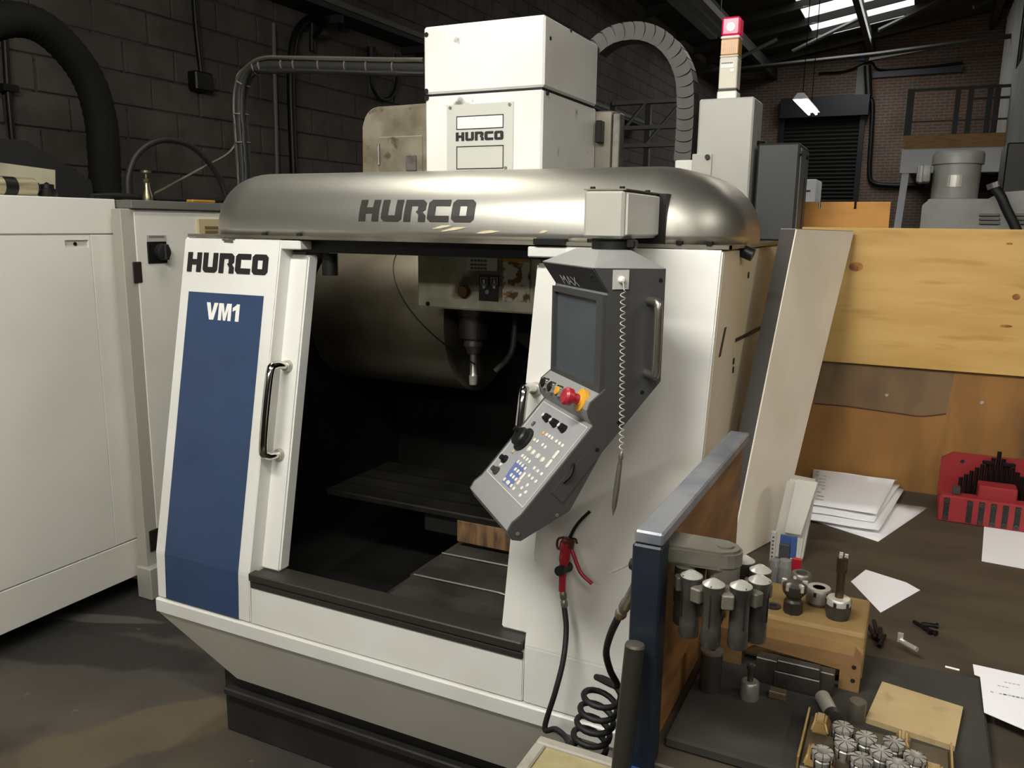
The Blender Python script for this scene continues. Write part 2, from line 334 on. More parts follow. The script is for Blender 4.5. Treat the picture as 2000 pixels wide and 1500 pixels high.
# left block wall: recessed mortar backing with every block in view standing proud of it
BACKM = brickmat('mortar_and_blocks', '#5a534b', '#5f574f', '#35312c', 0.45, 0.225, 1, 0.01)
wl = struct(box('wall_left', BACKM, None, XW - 0.3, XW, -9, YF + 0.3, 0, 9))
variants = []
for k in range(3):
    bm = bmesh.new(); abox(bm, -0.02, 0.012 + 0.004 * k, 0, 0.436, 0, 0.212, 0.006); me = bpy.data.meshes.new('block')
    bmesh.ops.recalc_face_normals(bm, faces=bm.faces); bm.to_mesh(me); bm.free(); me.materials.append(BLOCKC); variants.append(me)
halfm = None
for row in range(7, 21):
    z = row * 0.225 + 0.035
    for c in range(0, 17):
        y = 2.5 + c * 0.45 + (0.225 if row % 2 else 0.0)
        o = bpy.data.objects.new('block', random.choice(variants)); COL.objects.link(o); o.parent = wl
        o.location = (XW, y, z)
        o.rotation_euler = (0, 0, random.uniform(-0.004, 0.004))
# far brick wall with a sloping verge and roller shutter
FARB = brickmat('far_brick', '#7d5a45', '#6b6056', '#8a8278', 0.225, 0.075, 0, 0.01, 0.3)
struct(box('wall_back', FARB, None, XW, 8, YF, YF + 0.3, 0, 9))
struct(box('wall_right', mat('right_wall_paint', '#3a3935', 0.9), None, 8, 8.3, -9, YF, 0, 9))
struct(box('wall_front', mat('front_wall_paint', '#5e5c56', 0.9), None, XW, 8, -9.3, -9, 0, 9))
# roof: one pitch rising to the right, with two translucent strips
def rz(x): return 6.45 + 0.17 * (x + 1.6)
bm = bmesh.new()
sky1 = (17.6, 22.3, -2.75, -0.62)
sky2 = (13.0, 15.2, -2.6, -1.0)
def roofpiece(x0, x1, y0, y1): ahex(bm, [(x0, y0, rz(x0)), (x1, y0, rz(x1)), (x1, y1, rz(x1)), (x0, y1, rz(x0)), (x0, y0, rz(x0) + 0.1), (x1, y0, rz(x1) + 0.1), (x1, y1, rz(x1) + 0.1), (x0, y1, rz(x0) + 0.1)])
roofpiece(XW, 8, -9, sky2[0]); roofpiece(XW, sky2[2], sky2[0], sky2[1]); roofpiece(sky2[3], 8, sky2[0], sky2[1]); roofpiece(XW, 8, sky2[1], sky1[0])
roofpiece(XW, sky1[2], sky1[0], sky1[1]); roofpiece(sky1[3], 8, sky1[0], sky1[1]); roofpiece(XW, 8, sky1[1], YF)
ceil_ = struct(fin('ceiling', bm, ROOFM))
for y0, y1, x0, x1 in (sky1, sky2):
    bm = bmesh.new(); ahex(bm, [(x0, y0, rz(x0) + 0.02), (x1, y0, rz(x1) + 0.02), (x1, y1, rz(x1) + 0.02), (x0, y1, rz(x0) + 0.02), (x0, y0, rz(x0) + 0.05), (x1, y0, rz(x1) + 0.05), (x1, y1, rz(x1) + 0.05), (x0, y1, rz(x0) + 0.05)])
    fin('skylight', bm, SKYM, ceil_)
for y in (2.0, 5.0, 8.0, 11.0, 14.1, 16.3, 18.6, 20.1, 21.4, 23.0):      # purlins along x
    bm = bmesh.new(); ahex(bm, [(XW, y, rz(XW) - 0.16), (8, y, rz(8) - 0.16), (8, y + 0.07, rz(8) - 0.16), (XW, y + 0.07, rz(XW) - 0.16), (XW, y, rz(XW)), (8, y, rz(8)), (8, y + 0.07, rz(8)), (XW, y + 0.07, rz(XW))])
    fin('purlin', bm, DARKST, ceil_)
for x in (-4.0, -1.62, 1.0, 4.0):                                        # rafters along y
    box('rafter', DARKST, ceil_, x, x + 0.12, -9, YF, rz(x) - 0.42, rz(x) - 0.16)
for k in range(4):                                                       # truss ties and braces under the far bay
    x = -4.6 + k * 1.7
    tube('truss_brace', DARKST, ceil_, [V((x, 19.6, rz(x) - 0.75)), V((x + 1.3, 20.0, rz(x) - 0.1))], 0.045, 6, 0)
tube('truss_tie', DARKST, ceil_, [V((XW, 19.6, 5.15)), V((-1.2, 19.6, 5.3)), V((8, 19.6, 5.9))], 0.05, 6, 0)
# gable cladding strip, drainpipes and shutter on the far wall
vt = tag(quad('verge_board', WHITEST, None, [PY(1697, 118, YF - 0.12), PY(1812, 97, YF - 0.12), PY(1830, 88, YF - 0.12), PY(1700, 106, YF - 0.12)], 0.04, V((0, 1, 0))), 'pale sloping boards at the top of the far brick wall', 'cladding')
sp = [PY(1683, 200, YF - 0.06), PY(1536, 206, YF - 0.06)]
zt = sp[0].z
rs = struct(thing('door_1', 'dark roller shutter in the far brick wall', 'door', ((sp[0].x + sp[1].x) / 2, YF - 0.05, 0)))
del rs['category']
for k in range(46):
    z0 = k * (zt - 0.35) / 46; bm = bmesh.new(); dz = (zt - 0.35) / 46
    aprism(bm, [(sp[1].x, YF - 0.03, z0), (sp[1].x, YF - 0.09, z0 + dz * 0.5), (sp[1].x, YF - 0.03, z0 + dz * 0.97)], (sp[0].x - sp[1].x, 0, 0)); fin('slat', bm, SHUT, rs)
box('shutter_box', BLACKM, rs, sp[1].x - 0.1, sp[0].x + 0.2, YF - 0.4, YF, zt - 0.35, zt + 0.15)
for xx in (sp[1].x - 0.12, sp[0].x): box('guide_rail', BLACKM, rs, xx, xx + 0.12, YF - 0.14, YF, 0, zt - 0.3)
YD = YF - 0.09
pt = [PY(u, v, YD) for u, v in ((1675, 196), (1697, 193), (1704, 205), (1702, 260), (1698, 330), (1704, 356), (1740, 362), (1800, 362))]
tag(tube('black_conduit', BLACKM, None, pt, 0.06, 8, 5), 'black conduit bending around the roller shutter corner and along brick', 'pipe')
tag(tube('soil_pipe', BLACKM, None, [PY(u, v, YF - 0.26) for u, v in ((1694, 128), (1695, 150), (1697, 188))] , 0.09, 8, 3), 'black vertical pipe above the roller shutter corner', 'pipe')
tag(box('brick_pier', mat('pier_render', '#77736a', 0.9), None, PY(1674, 150, YF).x, PY(1692, 150, YF).x, YF - 0.1, YF, zt + 0.15, PY(1690, 128, YF).z), 'pale rendered pier above the roller shutter', 'pier')
tag(box('blue_sign', mat('sign_blue', '#2a4a86', 0.6), None, PY(1680, 110, YF).x, PY(1690, 110, YF).x, YF - 0.13, YF - 0.1, PY(1685, 120, YF).z, PY(1685, 105, YF).z), 'small blue plate high on the far wall', 'sign')
a, b = PY(1703, 152, YF - 0.1), PY(1880, 140, YF - 0.1)
bm = bmesh.new(); aprism(bm, [a, b, b + V((0, 0, 0.14)), a + V((0, 0, 0.14))], (0, 0.1, 0)); tag(fin('wall_beam', bm, BLUEP), 'dark blue steel beam across the far brick wall', 'beam')
tag(tube('wall_cable', BLACKM, None, [PY(u, v, YF - 0.08) for u, v in ((1600, 143), (1640, 141), (1665, 135), (1700, 121), (1720, 137), (1800, 132), (1880, 122))], 0.03, 6, 4), 'black cable looping across the far brick wall', 'cable')
# mezzanine with office on the right
YM = 18.0
mz = thing('mezzanine', 'mezzanine deck with timber fascia, white beam, white post and black railing', 'mezzanine', (PY(1860, 300, YM).x, YM, 0))
fa, fb = PY(1765, 291, YM), PY(1962, 258, YM); fc = PY(1765, 265, YM)
box('fascia', TIMB, mz, fa.x, fb.x + 0.4, YM, YM + 0.08, fa.z, fc.z)
wb = PY(1757, 338, YM)
box('beam', WHITEST, mz, wb.x, fb.x + 0.4, YM + 0.02, YM + 0.3, wb.z, fa.z)
box('deck', TIMB, mz, fa.x, 8, YM + 0.08, YF, fc.z - 0.3, fc.z - 0.02)
pa, pb = PY(1752, 400, YM), PY(1766, 400, YM)
bm = bmesh.new(); ahex(bm, [(pa.x - 0.1, YM + 0.05, 0), (pb.x - 0.1, YM + 0.05, 0), (pb.x - 0.1, YM + 0.25, 0), (pa.x - 0.1, YM + 0.25, 0), (pa.x + 0.03, YM + 0.05, wb.z), (pb.x + 0.03, YM + 0.05, wb.z), (pb.x + 0.03, YM + 0.25, wb.z), (pa.x + 0.03, YM + 0.25, wb.z)]); fin('post', bm, WHITEST, mz)
zr = PY(1775, 174, YM).z; zm = PY(1790, 236, YM).z
for u in (1776, 1868, 1893, 1930, 1945):
    x = PY(u, 220, YM).x; wd = 0.06 if u in (1776,) else 0.045
    box('rail_post', BLACKM, mz, x - wd, x + wd, YM + 0.02, YM + 0.12, fc.z, zr)
x0, x1 = PY(1776, 220, YM).x, fb.x + 0.3
for z, hgt in ((zr, 0.05), (zm, 0.03), (PY(1900, 190, YM).z, 0.04)): box('rail', BLACKM, mz, x0 if z != PY(1900, 190, YM).z else PY(1893, 200, YM).x, x1, YM + 0.04, YM + 0.1, z - hgt, z)
XO = PY(1962, 258, YM).x + 0.02
of = struct(thing('wall_office', 'grey office wall with windows above the mezzanine', 'wall', (XO, 14, 0))); del of['category']
zb, zt_ = fc.z - 0.55, 6.2
# the office side wall is boarded around its three windows
wins = [(16.4, 17.4, zb + 1.55, zb + 2.75), (13.6, 15.3, zb + 0.9, zb + 2.75), (11.2, 12.8, zb + 0.9, zb + 2.75)]
ys = [8.0] + sorted([w_[0] for w_ in wins] + [w_[1] for w_ in wins]) + [YM + 3.5]
for i in range(0, len(ys) - 1):
    win = [w_ for w_ in wins if abs(w_[0] - ys[i]) < 1e-6]
    if win:
        box('wall_panel', OFFW, of, XO, XO + 0.12, ys[i], ys[i + 1], zb, win[0][2]); box('wall_panel', OFFW, of, XO, XO + 0.12, ys[i], ys[i + 1], win[0][3], zt_)
        pn = box('window_pane', GLASS, of, XO + 0.06, XO + 0.08, ys[i], ys[i + 1], win[0][2], win[0][3])
        for yy in (ys[i], (ys[i] + ys[i + 1]) / 2, ys[i + 1] - 0.06): box('window_bar', BLACKM, of, XO - 0.01, XO + 0.06, yy, yy + 0.06, win[0][2], win[0][3])
    else: box('wall_panel', OFFW, of, XO, XO + 0.12, ys[i], ys[i + 1], zb, zt_)
box('skirt_beam', WHITEST, of, XO - 0.02, XO + 0.2, 8.0, YM, wb.z, zb)
# unlit lighting trunking overhead, and lit twin-tube fittings
def fitting(x, y, z, lit, label, group=None, L_=1.5, across=False):
    t = thing('strip_light', label, 'light', (x, y, z), group); T = Matrix.Translation(V((x, y, z))) @ Matrix.Rotation(math.pi / 2 if across else 0, 4, 'Z')
    bm = bmesh.new(); aprism(bm, [(-0.1, -L_ / 2, -0.02), (0.1, -L_ / 2, -0.02), (0.04, -L_ / 2, 0.06), (-0.04, -L_ / 2, 0.06)], (0, L_, 0), T); fin('housing', bm, WHITEST if lit else mat('grey_trunking', '#8a8a84', 0.5), t)
    for s in (-0.05, 0.05): cyl('tube', TUBEM if lit else mat('unlit_tube', '#8a8a84', 0.4), t, T @ V((s, -L_ / 2 + 0.03, -0.04)), T @ V((s, L_ / 2 - 0.03, -0.04)), 0.017, n=10)
    for s in (-1, 1):
        q = T @ V((0, s * L_ * 0.35, 0.06)); cyl('hanger', BLACKM, t, q, (q.x, q.y, rz(q.x)), 0.006, n=5)
    return t
fitting(-1.62, 12.7, 3.42, True, 'lit fluorescent strip light hanging before the dark roller shutter', L_=1.45)
for x, y, z, p, tilt in TUBES: fitting(x, y, z, True, 'unseen lit twin-tube strip light hanging over the aisle', 'lit strip lights over the aisle', across=tilt > 0)  # includes the fitting added only to brighten the mezzanine
a, b = PY(1310, -40, 5.2), PY(1392, 95, 5.2)
t = thing('lighting_trunking', 'unlit grey lighting trunking hanging above the curved cable chain', 'trunking', tuple(PX(1392, 95, -1.72)))
q0, q1 = PX(1385, 97, -1.72), PX(1290, -35, -1.72); zc = (q0.z + q1.z) / 2
for k in range(3):
    dx = k * 0.085
    bm = bmesh.new(); ahex(bm, [(q1.x + dx, q1.y, zc), (q1.x + dx + 0.06, q1.y, zc), (q0.x + dx + 0.06, q0.y, zc), (q0.x + dx, q0.y, zc), (q1.x + dx, q1.y, zc + 0.05), (q1.x + dx + 0.06, q1.y, zc + 0.05), (q0.x + dx + 0.06, q0.y, zc + 0.05), (q0.x + dx, q0.y, zc + 0.05)])
    fin('channel', bm, mat('grey_trunking', '#8a8a84', 0.5), t)
for yy in (q1.y + 0.1, q0.y - 0.1): cyl('hanger', BLACKM, t, (q0.x + 0.1, yy, zc + 0.05), (q0.x + 0.1, yy, rz(q0.x)), 0.006, n=5)
# crane rail / cable tray on the left wall and beside it
tr = thing('cable_tray', 'dark steel cable tray bracketed high along the block wall', 'cable tray', tuple(PX(740, 60, XW + 0.15)))
ca, cb = PX(655, 5, XW + 0.25), PX(828, 92, XW + 0.25); zc = (ca.z + cb.z) / 2
box('tray', DARKST, tr, XW + 0.03, XW + 0.32, ca.y - 2, cb.y + 8, zc - 0.05, zc)
box('tray_lip', mat('dull_edge', '#55534c', 0.6), tr, XW + 0.31, XW + 0.33, ca.y - 2, cb.y + 8, zc, zc + 0.05)
for yy in (ca.y, ca.y + 1.4, ca.y + 2.8): box('bracket', DARKST, tr, XW + 0.025, XW + 0.3, yy, yy + 0.05, zc - 0.12, zc - 0.05)
# conduits on the block wall
XC = XW + 0.075
def wallpipe(name, label, pts, r_, m=BLACKM, extra=()):
    t = thing(name, label, 'pipe', tuple(PX(*pts[-1], XC)))
    tube('pipe', m, t, [PX(u, v, XC) for u, v in pts], r_, 8, 5)
    for u, v in extra:
        c = PX(u, v, XC); box('saddle', m, t, XW + 0.022, XC + r_ + 0.015, c.y - 0.05, c.y + 0.05, c.z - 0.02, c.z + 0.02)
    return t
wallpipe('wall_conduit', 'black conduit on the block wall behind the black duct', [(4, -30), (8, 50), (15, 170), (26, 290)], 0.02, extra=((15, 172),))
t = wallpipe('switch_drop', 'black conduit dropping to a switch box on the block wall', [(378, -20), (384, 60), (392, 130), (396, 178)], 0.022)
c = PX(393, 160, XC); box('switch_box', BLACKM, t, XW + 0.022, XW + 0.12, c.y - 0.09, c.y + 0.09, c.z - 0.07, c.z + 0.07, 0.01)
wallpipe('grey_conduit', 'thin grey conduit standing against the block wall', [(534, 45), (536, 150), (539, 250), (541, 345)], 0.018, mat('pale_conduit', '#67635a', 0.5))
wallpipe('bent_black_pipe', 'black pipe on block wall bending over at the top', [(660, 34), (620, 32), (592, 45), (575, 75), (568, 140), (570, 240), (574, 345)], 0.035)
t = thing('wall_bracket', 'dark triangular wall bracket beside the bent black pipe', 'bracket', tuple(PX(610, 100, XC)))
tube('upright', BLACKM, t, [PX(610, 40, XC), PX(610, 100, XC)], 0.03, 6, 0); tube('brace', BLACKM, t, [PX(640, 38, XC + 0.3), PX(612, 75, XC)], 0.025, 6, 0); tube('arm', BLACKM, t, [PX(610, 40, XC), PX(640, 38, XC + 0.3)], 0.025, 6, 0)
t = thing('hanging_cable', 'black cable loop hanging from a dark handle on the wall', 'cable', tuple(PX(725, 190, XC)))
tube('cable', BLACKR, t, [PX(u, v, XC + 0.0) for u, v in ((726, 130), (727, 165), (740, 190), (758, 194), (772, 175), (777, 145), (775, 105))], 0.022, 8, 5)
tube('handle', BLACKR, t, [PX(725, 92, XC), PX(727, 132, XC)], 0.045, 8, 0)
# roof and machinery clutter seen deep in the hall, behind the head
t = thing('distant_rack', 'dark steel rack with cross braces deep in the hall', 'rack', (PY(1260, 250, 9).x, 9, 0))
xa, xb = PY(1195, 250, 9).x, PY(1335, 250, 9).x; z1, z2, z3 = PY(1260, 280, 9).z, PY(1260, 245, 9).z, PY(1260, 195, 9).z
for x in (xa, (xa + xb) / 2, xb): box('upright', DARKST, t, x - 0.03, x + 0.03, 9, 9.06, 0, z3)
for z in (z1, z2, z3): box('shelf_beam', mat('dull_edge', '#55534c', 0.6), t, xa, xb, 8.98, 9.08, z - 0.04, z)
tube('brace', mat('dull_edge', '#55534c', 0.6), t, [(xa, 9, z1), ((xa + xb) / 2, 9, z3)], 0.02, 6, 0); tube('brace', mat('dull_edge', '#55534c', 0.6), t, [((xa + xb) / 2, 9, z1), (xb, 9, z3)], 0.02, 6, 0)
# ================================================================== MACHINING CENTRE
XL, XR = -2.07, -0.398
YT, ZT = 1.892, 1.650       # top of the sloping front
YK, ZK = 1.700, 0.676       # kink
YS, ZS = 1.693, 0.527       # sill
def yf(z):
    if z >= ZK: return YK + (YT - YK) * (z - ZK) / (ZT - ZK)
    return YS + (YK - YS) * (z - ZS) / (ZK - ZS)
J1, J2 = -1.68, -0.787      # joints of the front panels
mc = thing('machining_centre', 'large white CNC machining centre with stainless hood and blue front panel', 'machine tool', (-1.23, 2.5, 0))
nf = V((0, -(ZT - ZK), YT - YK)).normalized() * 1.0   # outward normal of the sloping front (faces -y, slightly up)
nf = V((0, -(ZT - ZK), (YT - YK))).normalized()
up = V((0, YT - YK, ZT - ZK)).normalized()
def frontprism(name, m, x0, x1, z0, z1, off=0.0, th=0.03, bev=0):
    zs = [z0] + ([ZK] if z0 < ZK < z1 else []) + [z1]
    poly = [V((x0, yf(z) - off, z)) for z in zs] + [V((x0, yf(z) - off + th, z)) for z in reversed(zs)]
    bm = bmesh.new(); aprism(bm, poly, (x1 - x0, 0, 0))
    if bev: bmesh.ops.bevel(bm, geom=list(bm.edges), offset=bev, segments=2, affect='EDGES')
    return fin(name, bm, m, mc)
lp = frontprism('front_panel', WHITE, XL, J1 - 0.002, ZS, ZT, th=0.12, bev=0.004)
rp = frontprism('front_panel', WHITE, J2 + 0.002, XR, ZS, ZT, th=0.12, bev=0.004)
low = frontprism('lower_panel', WHITE, J1, J2, ZS, ZK - 0.012, 0.0, 0.06, 0.003)
# blue panel on the left front panel
b0 = PY(360, 569, yf(1.52)); b1 = PY(517, 577, yf(1.51)); b2 = PY(325, 1160, yf(0.53)); b3 = PY(470, 1207, yf(0.53))
frontprism('blue_panel', BLUE, -2.03, -1.727, ZS + 0.004, 1.485, 0.0022, 0.002)
lo = V((-2.045, yf(1.545) , 1.545)) + nf * 0.001
l0, l1 = PY(366, 530, yf(1.55)), PY(523, 533, yf(1.55)); lh = PY(366, 491, yf(1.59))
logo('logo_lettering', mc, BLACKP, V((l0.x, yf(l0.z), l0.z)) + nf * 0.001, (1, 0, 0), up, l1.x - l0.x, (lh - l0).length * 0.98, nf)
v0, v1 = PY(404, 623, yf(1.42)), PY(469, 626, yf(1.42)); vh = PY(402, 590, yf(1.46))
logo('model_lettering', mc, WHITEP, V((v0.x, yf(v0.z) - 0.0025, v0.z)), (1, 0, 0), up, v1.x - v0.x, (vh - v0).length, nf, 0.0006, 'VM1', [0.97, 1.06, 0.56])
c = PY(445, 470, yf(1.635)); poly = []
for i in range(14):
    a = 2 * math.pi * i / 14; r_ = random.uniform(0.55, 1.25); poly.append(V((c.x + 0.026 * r_ * math.cos(a), yf(c.z + 0.007 * r_ * math.sin(a)) - 0.0012, c.z + 0.007 * r_ * math.sin(a))))
bm = bmesh.new(); aprism(bm, poly, (0, 0.0012, 0)); fin('scuff', bm, mat('black_scuff', '#4a4843', 0.6), lp)
# sliding doors, pushed apart
def door(x0, x1, edge, hz0, hz1, hx):
    zs0, zs1 = ZK + 0.004, ZT - 0.045
    bm = bmesh.new(); oy = 0.05
    poly = [V((x0, yf(zs0) + oy, zs0)), V((x0, yf(zs1) + oy, zs1)), V((x0, yf(zs1) + oy + 0.045, zs1)), V((x0, yf(zs0) + oy + 0.045, zs0))]
    aprism(bm, poly, (x1 - x0, 0, 0)); bmesh.ops.bevel(bm, geom=list(bm.edges), offset=0.005, segments=2, affect='EDGES')
    d = fin('sliding_door', bm, WHITE, mc)
    za, zb_ = hz0, hz1
    pa, pb = V((hx, yf(za) + oy, za)), V((hx, yf(zb_) + oy, zb_)); out = nf * 0.075; s = 1 if edge > 0 else -1
    tube('door_handle', CHROME, d, [pa, pa + out * 0.75, pa + out + up * 0.035, pb + out - up * 0.035, pb + out * 0.75, pb], 0.0125, 12, 5)
    for p in (pa, pb): cyl('handle_boss', mat('satin_boss', '#b8b5aa', 0.4, 0.5), d, p - nf * 0.001, p + nf * 0.014, 0.019, 0.016)
    return d
hA, hB = PY(556, 716, 1.86), PY(541, 884, 1.83)
door(-2.02, -1.615, 1, hB.z, hA.z, hA.x + 0.005)
hC = PY(1047, 772, 1.80)
door(-0.877, -0.44, -1, 1.0, hC.z, -0.845)
# top rail stub ends and header
for x0, x1 in ((J1 - 0.10, -1.612), (-0.885, J2 + 0.1)): box('header_bracket', WHITE, mc, x0, x1, YT + 0.0, YT + 0.09, ZT - 0.028, ZT - 0.002, 0.003)
box('header_rail', BLACKM, mc, J1 - 0.05, J2 + 0.05, YT + 0.05, YT + 0.09, ZT - 0.036, ZT + 0.006)
cyl('door_stop', BLACKM, mc, (-1.585, YT + 0.1, 1.545), (-1.585, YT + 0.1, 1.61), 0.024)
# bottom track
zr_ = ZK
rail = box('sill_rail', RAILM, mc, J1 + 0.002, J2 - 0.002, YK - 0.012, YK + 0.02, zr_ - 0.012, zr_ + 0.012, 0.003)
box('sill_rail', RAILM, mc, J1 + 0.002, J2 - 0.002, YK + 0.026, YK + 0.085, zr_ - 0.02, zr_ + 0.004, 0.002)
box('sill_rail', RAILM, mc, J1 + 0.002, J2 - 0.002, YK - 0.006, YK + 0.02, zr_ - 0.036, zr_ - 0.016, 0.003)
# lip and tapered apron under the front
bm = bmesh.new(); abox(bm, XL - 0.004, XR + 0.004, YS - 0.008, YS + 0.11, 0.478, ZS - 0.002, 0.004); fin('lip', bm, WHITE, mc)
ab = PY(463, 1325, 1.80)
bm = bmesh.new(); ahex(bm, [(ab.x, ab.y, ab.z), (XR - 0.2, ab.y, ab.z), (XR - 0.2, 3.0, ab.z), (ab.x, 3.0, ab.z), (XL, YS - 0.004, 0.48), (XR, YS - 0.004, 0.48), (XR, 3.1, 0.48), (XL, 3.1, 0.48)])
fin('apron', bm, mat('shade_white_enamel', '#d3d0c4', 0.42, col2='#cbc8bb', scale=3), mc)  # white enamel with the shade of the downward slope mixed in
box('base', BASEM, mc, -1.965, XR - 0.12, 1.845, 3.0, 0, 0.33, 0.006)
box('base_ledge', BASEM, mc, -1.94, XR - 0.14, 1.815, 1.9, 0.155, 0.18, 0.004)
# side walls, dark inner lining, back wall
sd = box('side_panel', CREAM, mc, XR - 0.02, XR, YT + 0.02, 3.1, 0.48, ZT, 0.003)
frontprism('side_panel', CREAM, XR - 0.012, XR + 0.001, ZS, ZT - 0.002, -0.018, 0.13)
box('side_panel', WHITE, mc, XL, XL + 0.02, YT + 0.03, 3.1, 0.48, ZT, 0.003)
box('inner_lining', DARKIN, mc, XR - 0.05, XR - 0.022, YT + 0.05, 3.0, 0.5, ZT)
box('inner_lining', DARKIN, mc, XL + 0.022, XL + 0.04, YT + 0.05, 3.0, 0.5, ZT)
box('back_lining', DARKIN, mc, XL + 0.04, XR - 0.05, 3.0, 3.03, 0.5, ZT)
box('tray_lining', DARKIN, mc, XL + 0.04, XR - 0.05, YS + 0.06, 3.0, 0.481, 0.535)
# slots and marks on the visible side
s0, s1 = PX(1414, 640, XR), PX(1402, 698, XR); bm = bmesh.new(); aprism(bm, [(XR + 0.0015, s0.y, s0.z), (XR + 0.0015, s0.y + 0.02, s0.z), (XR + 0.0015, s1.y + 0.02, s1.z), (XR + 0.0015, s1.y, s1.z)], (0.001, 0, 0)); fin('slot', bm, BLACKP, mc)
s0, s1 = PX(1436, 661, XR), PX(1490, 634, XR); bm = bmesh.new(); aprism(bm, [(XR + 0.0015, s0.y, s0.z), (XR + 0.0015, s1.y, s1.z), (XR + 0.0015, s1.y, s1.z - 0.012), (XR + 0.0015, s0.y, s0.z - 0.009)], (0.001, 0, 0)); fin('slot', bm, BLACKP, mc)
c = PX(1447, 490, XR); cyl('side_latch', BLACKM, mc, (XR - 0.01, c.y, c.z + 0.005), (XR + 0.03, c.y, c.z - 0.01), 0.016)
for u, v in ((1461, 537), (1432, 705), (1431, 722)):
    c = PX(u, v, XR); box('screw_hole', BLACKP, mc, XR + 0.001, XR + 0.0025, c.y - 0.006, c.y + 0.006, c.z - 0.008, c.z + 0.008)
# ------------------------------------------------------------------ stainless hood
HX0, HX1, HY0, HY1, HZ = -2.05, -0.385, 1.902, 2.29, 1.660
PROF = []
for k in range(15):      # section of the pressed hood: upright at the foot, rounding over into the flat top
    h = math.sin(k / 14 * math.pi / 2); PROF.append((0.185 * (1 - (1 - h ** 2.4) ** (1 / 2.1)), 0.19 * h))
R0 = 0.19
bm = bmesh.new(); rings = []
for d, h in PROF:
    rr = max(R0 - d, 0.012); x0, x1, y0 = HX0 + d * 1.0, HX1 - d * 1.25, HY0 + d; loop = [V((x0, HY1, HZ + h))]
    for cx, cy, a0, a1 in ((x0 + rr, y0 + rr, math.pi, 1.5 * math.pi), (x1 - rr, y0 + rr, 1.5 * math.pi, 2 * math.pi)):
        for i in range(11):
            a = a0 + (a1 - a0) * i / 10; loop.append(V((cx + rr * math.cos(a), cy + rr * math.sin(a), HZ + h)))
    loop.append(V((x1, HY1, HZ + h))); rings.append([bm.verts.new(p) for p in loop])
for a, b in zip(rings, rings[1:]):
    for i in range(len(a) - 1): bm.faces.new((a[i], a[i + 1], b[i + 1], b[i]))
bm.faces.new(rings[-1])
hood = fin('hood', bm, STEEL, mc, smooth=50)
hood.modifiers.new('thickness', 'SOLIDIFY').thickness = 0.003
box('hood_flange', SHEET, hood, HX0 - 0.005, -0.68, HY0 - 0.012, HY0 + 0.03, HZ - 0.008, HZ + 0.001)
bm = bmesh.new(); abox(bm, -0.68, XR + 0.012, HY0 - 0.006, HY0 + 0.03, HZ - 0.008, HZ + 0.001); abox(bm, XR - 0.03, XR + 0.012, HY0, 3.1, HZ - 0.008, HZ + 0.001); fin('hood_flange', bm, SHEET, hood)
for x in (-1.75, -1.62, -0.72, -0.5, -0.43): cyl('bolt', BLACKM, hood, (x, HY0 - 0.002, HZ), (x, HY0 - 0.002, HZ + 0.009), 0.009, n=8)
hn = V((0, -0.082, 0.026)).normalized(); hu = V((0, 0.026, 0.082)).normalized()
def hoody(z):
    h = z - HZ
    for (d0, h0), (d1, h1) in zip(PROF, PROF[1:]):
        if h0 <= h <= h1: return HY0 + d0 + (d1 - d0) * (h - h0) / (h1 - h0)
    return HY0
q0, q1, q2 = PY(709, 432, 1.925), PY(933, 433, 1.925), PY(711, 391, 1.945)
logo('logo_lettering', hood, mat('dark_logo_vinyl', '#2c2723', 0.4), V((q0.x, 0, q0.z)), (1, 0, 0), (0, 0, 1), q1.x - q0.x, q2.z - q0.z, hn, wrap=lambda p: V((p.x, hoody(p.z) - 0.002, p.z + 0.0003)))
for k, (u0, v0, u1, v1) in enumerate(((848, 447, 884, 441), (866, 452, 914, 444), (932, 456, 978, 452), (1056, 455, 1072, 452))):
    a, b = PY(u0, v0, 1.91), PY(u1, v1, 1.91); bm = bmesh.new(); n_ = 7; tp_, bt_ = [], []
    for i in range(n_):
        f = i / (n_ - 1); x_ = a.x + (b.x - a.x) * f; z_ = a.z + (b.z - a.z) * f; h_ = 0.0045 * math.sin(math.pi * f) + 0.0015 * random.random()
        tp_.append(bm.verts.new((x_, hoody(z_ + h_) - 0.0018, z_ + h_))); bt_.append(bm.verts.new((x_, hoody(z_ - h_ * 0.4) - 0.0018, z_ - h_ * 0.4)))
    for i in range(n_ - 1): bm.faces.new((bt_[i], bt_[i + 1], tp_[i + 1], tp_[i]))
    fin('glue_mark', bm, mat('pale_glue', '#cbbd9c', 0.6), hood)
# hinge plate beside the swivel
box('hinge_strip', BLACKM, hood, -0.865, -0.78, HY0 - 0.02, HY0 + 0.0, HZ - 0.006, HZ + 0.008)
# ------------------------------------------------------------------ head column covers
YH = 2.30
HL, HR = PY(828, 187, YH).x, PY(1062, 172, YH).x
ztop, zse = PY(828, 53, YH).z, PY(828, 187, YH).z
YHB = HR / (ray(1165, 208).x / ray(1165, 208).y)
up_ = box('head_cover', HEADW, mc, HL, HR, YH, YHB, zse + 0.004, ztop, 0.006)
lo_ = box('head_cover', HEADW, mc, HL + 0.002, HR - 0.004, YH + 0.003, YHB + 0.01, 1.50, zse - 0.002, 0.006)
box('head_seam', BLACKM, mc, HL + 0.006, HR - 0.008, YH + 0.008, YHB - 0.01, zse - 0.004, zse + 0.006)
for u, v, pr in ((833, 68, up_), (833, 178, up_), (833, 192, lo_)):
    c = PY(u, v, YH); cyl('screw', BLACKM, pr, (c.x, YH + 0.004, c.z), (c.x, YH - 0.002, c.z), 0.0075, n=10)
for u, v in ((1070, 182), (1115, 60), (1075, 75)):
    c = PX(u, v, HR); cyl('screw', BLACKM, up_, (HR - 0.006, c.y, c.z), (HR + 0.002, c.y, c.z), 0.006, n=8)
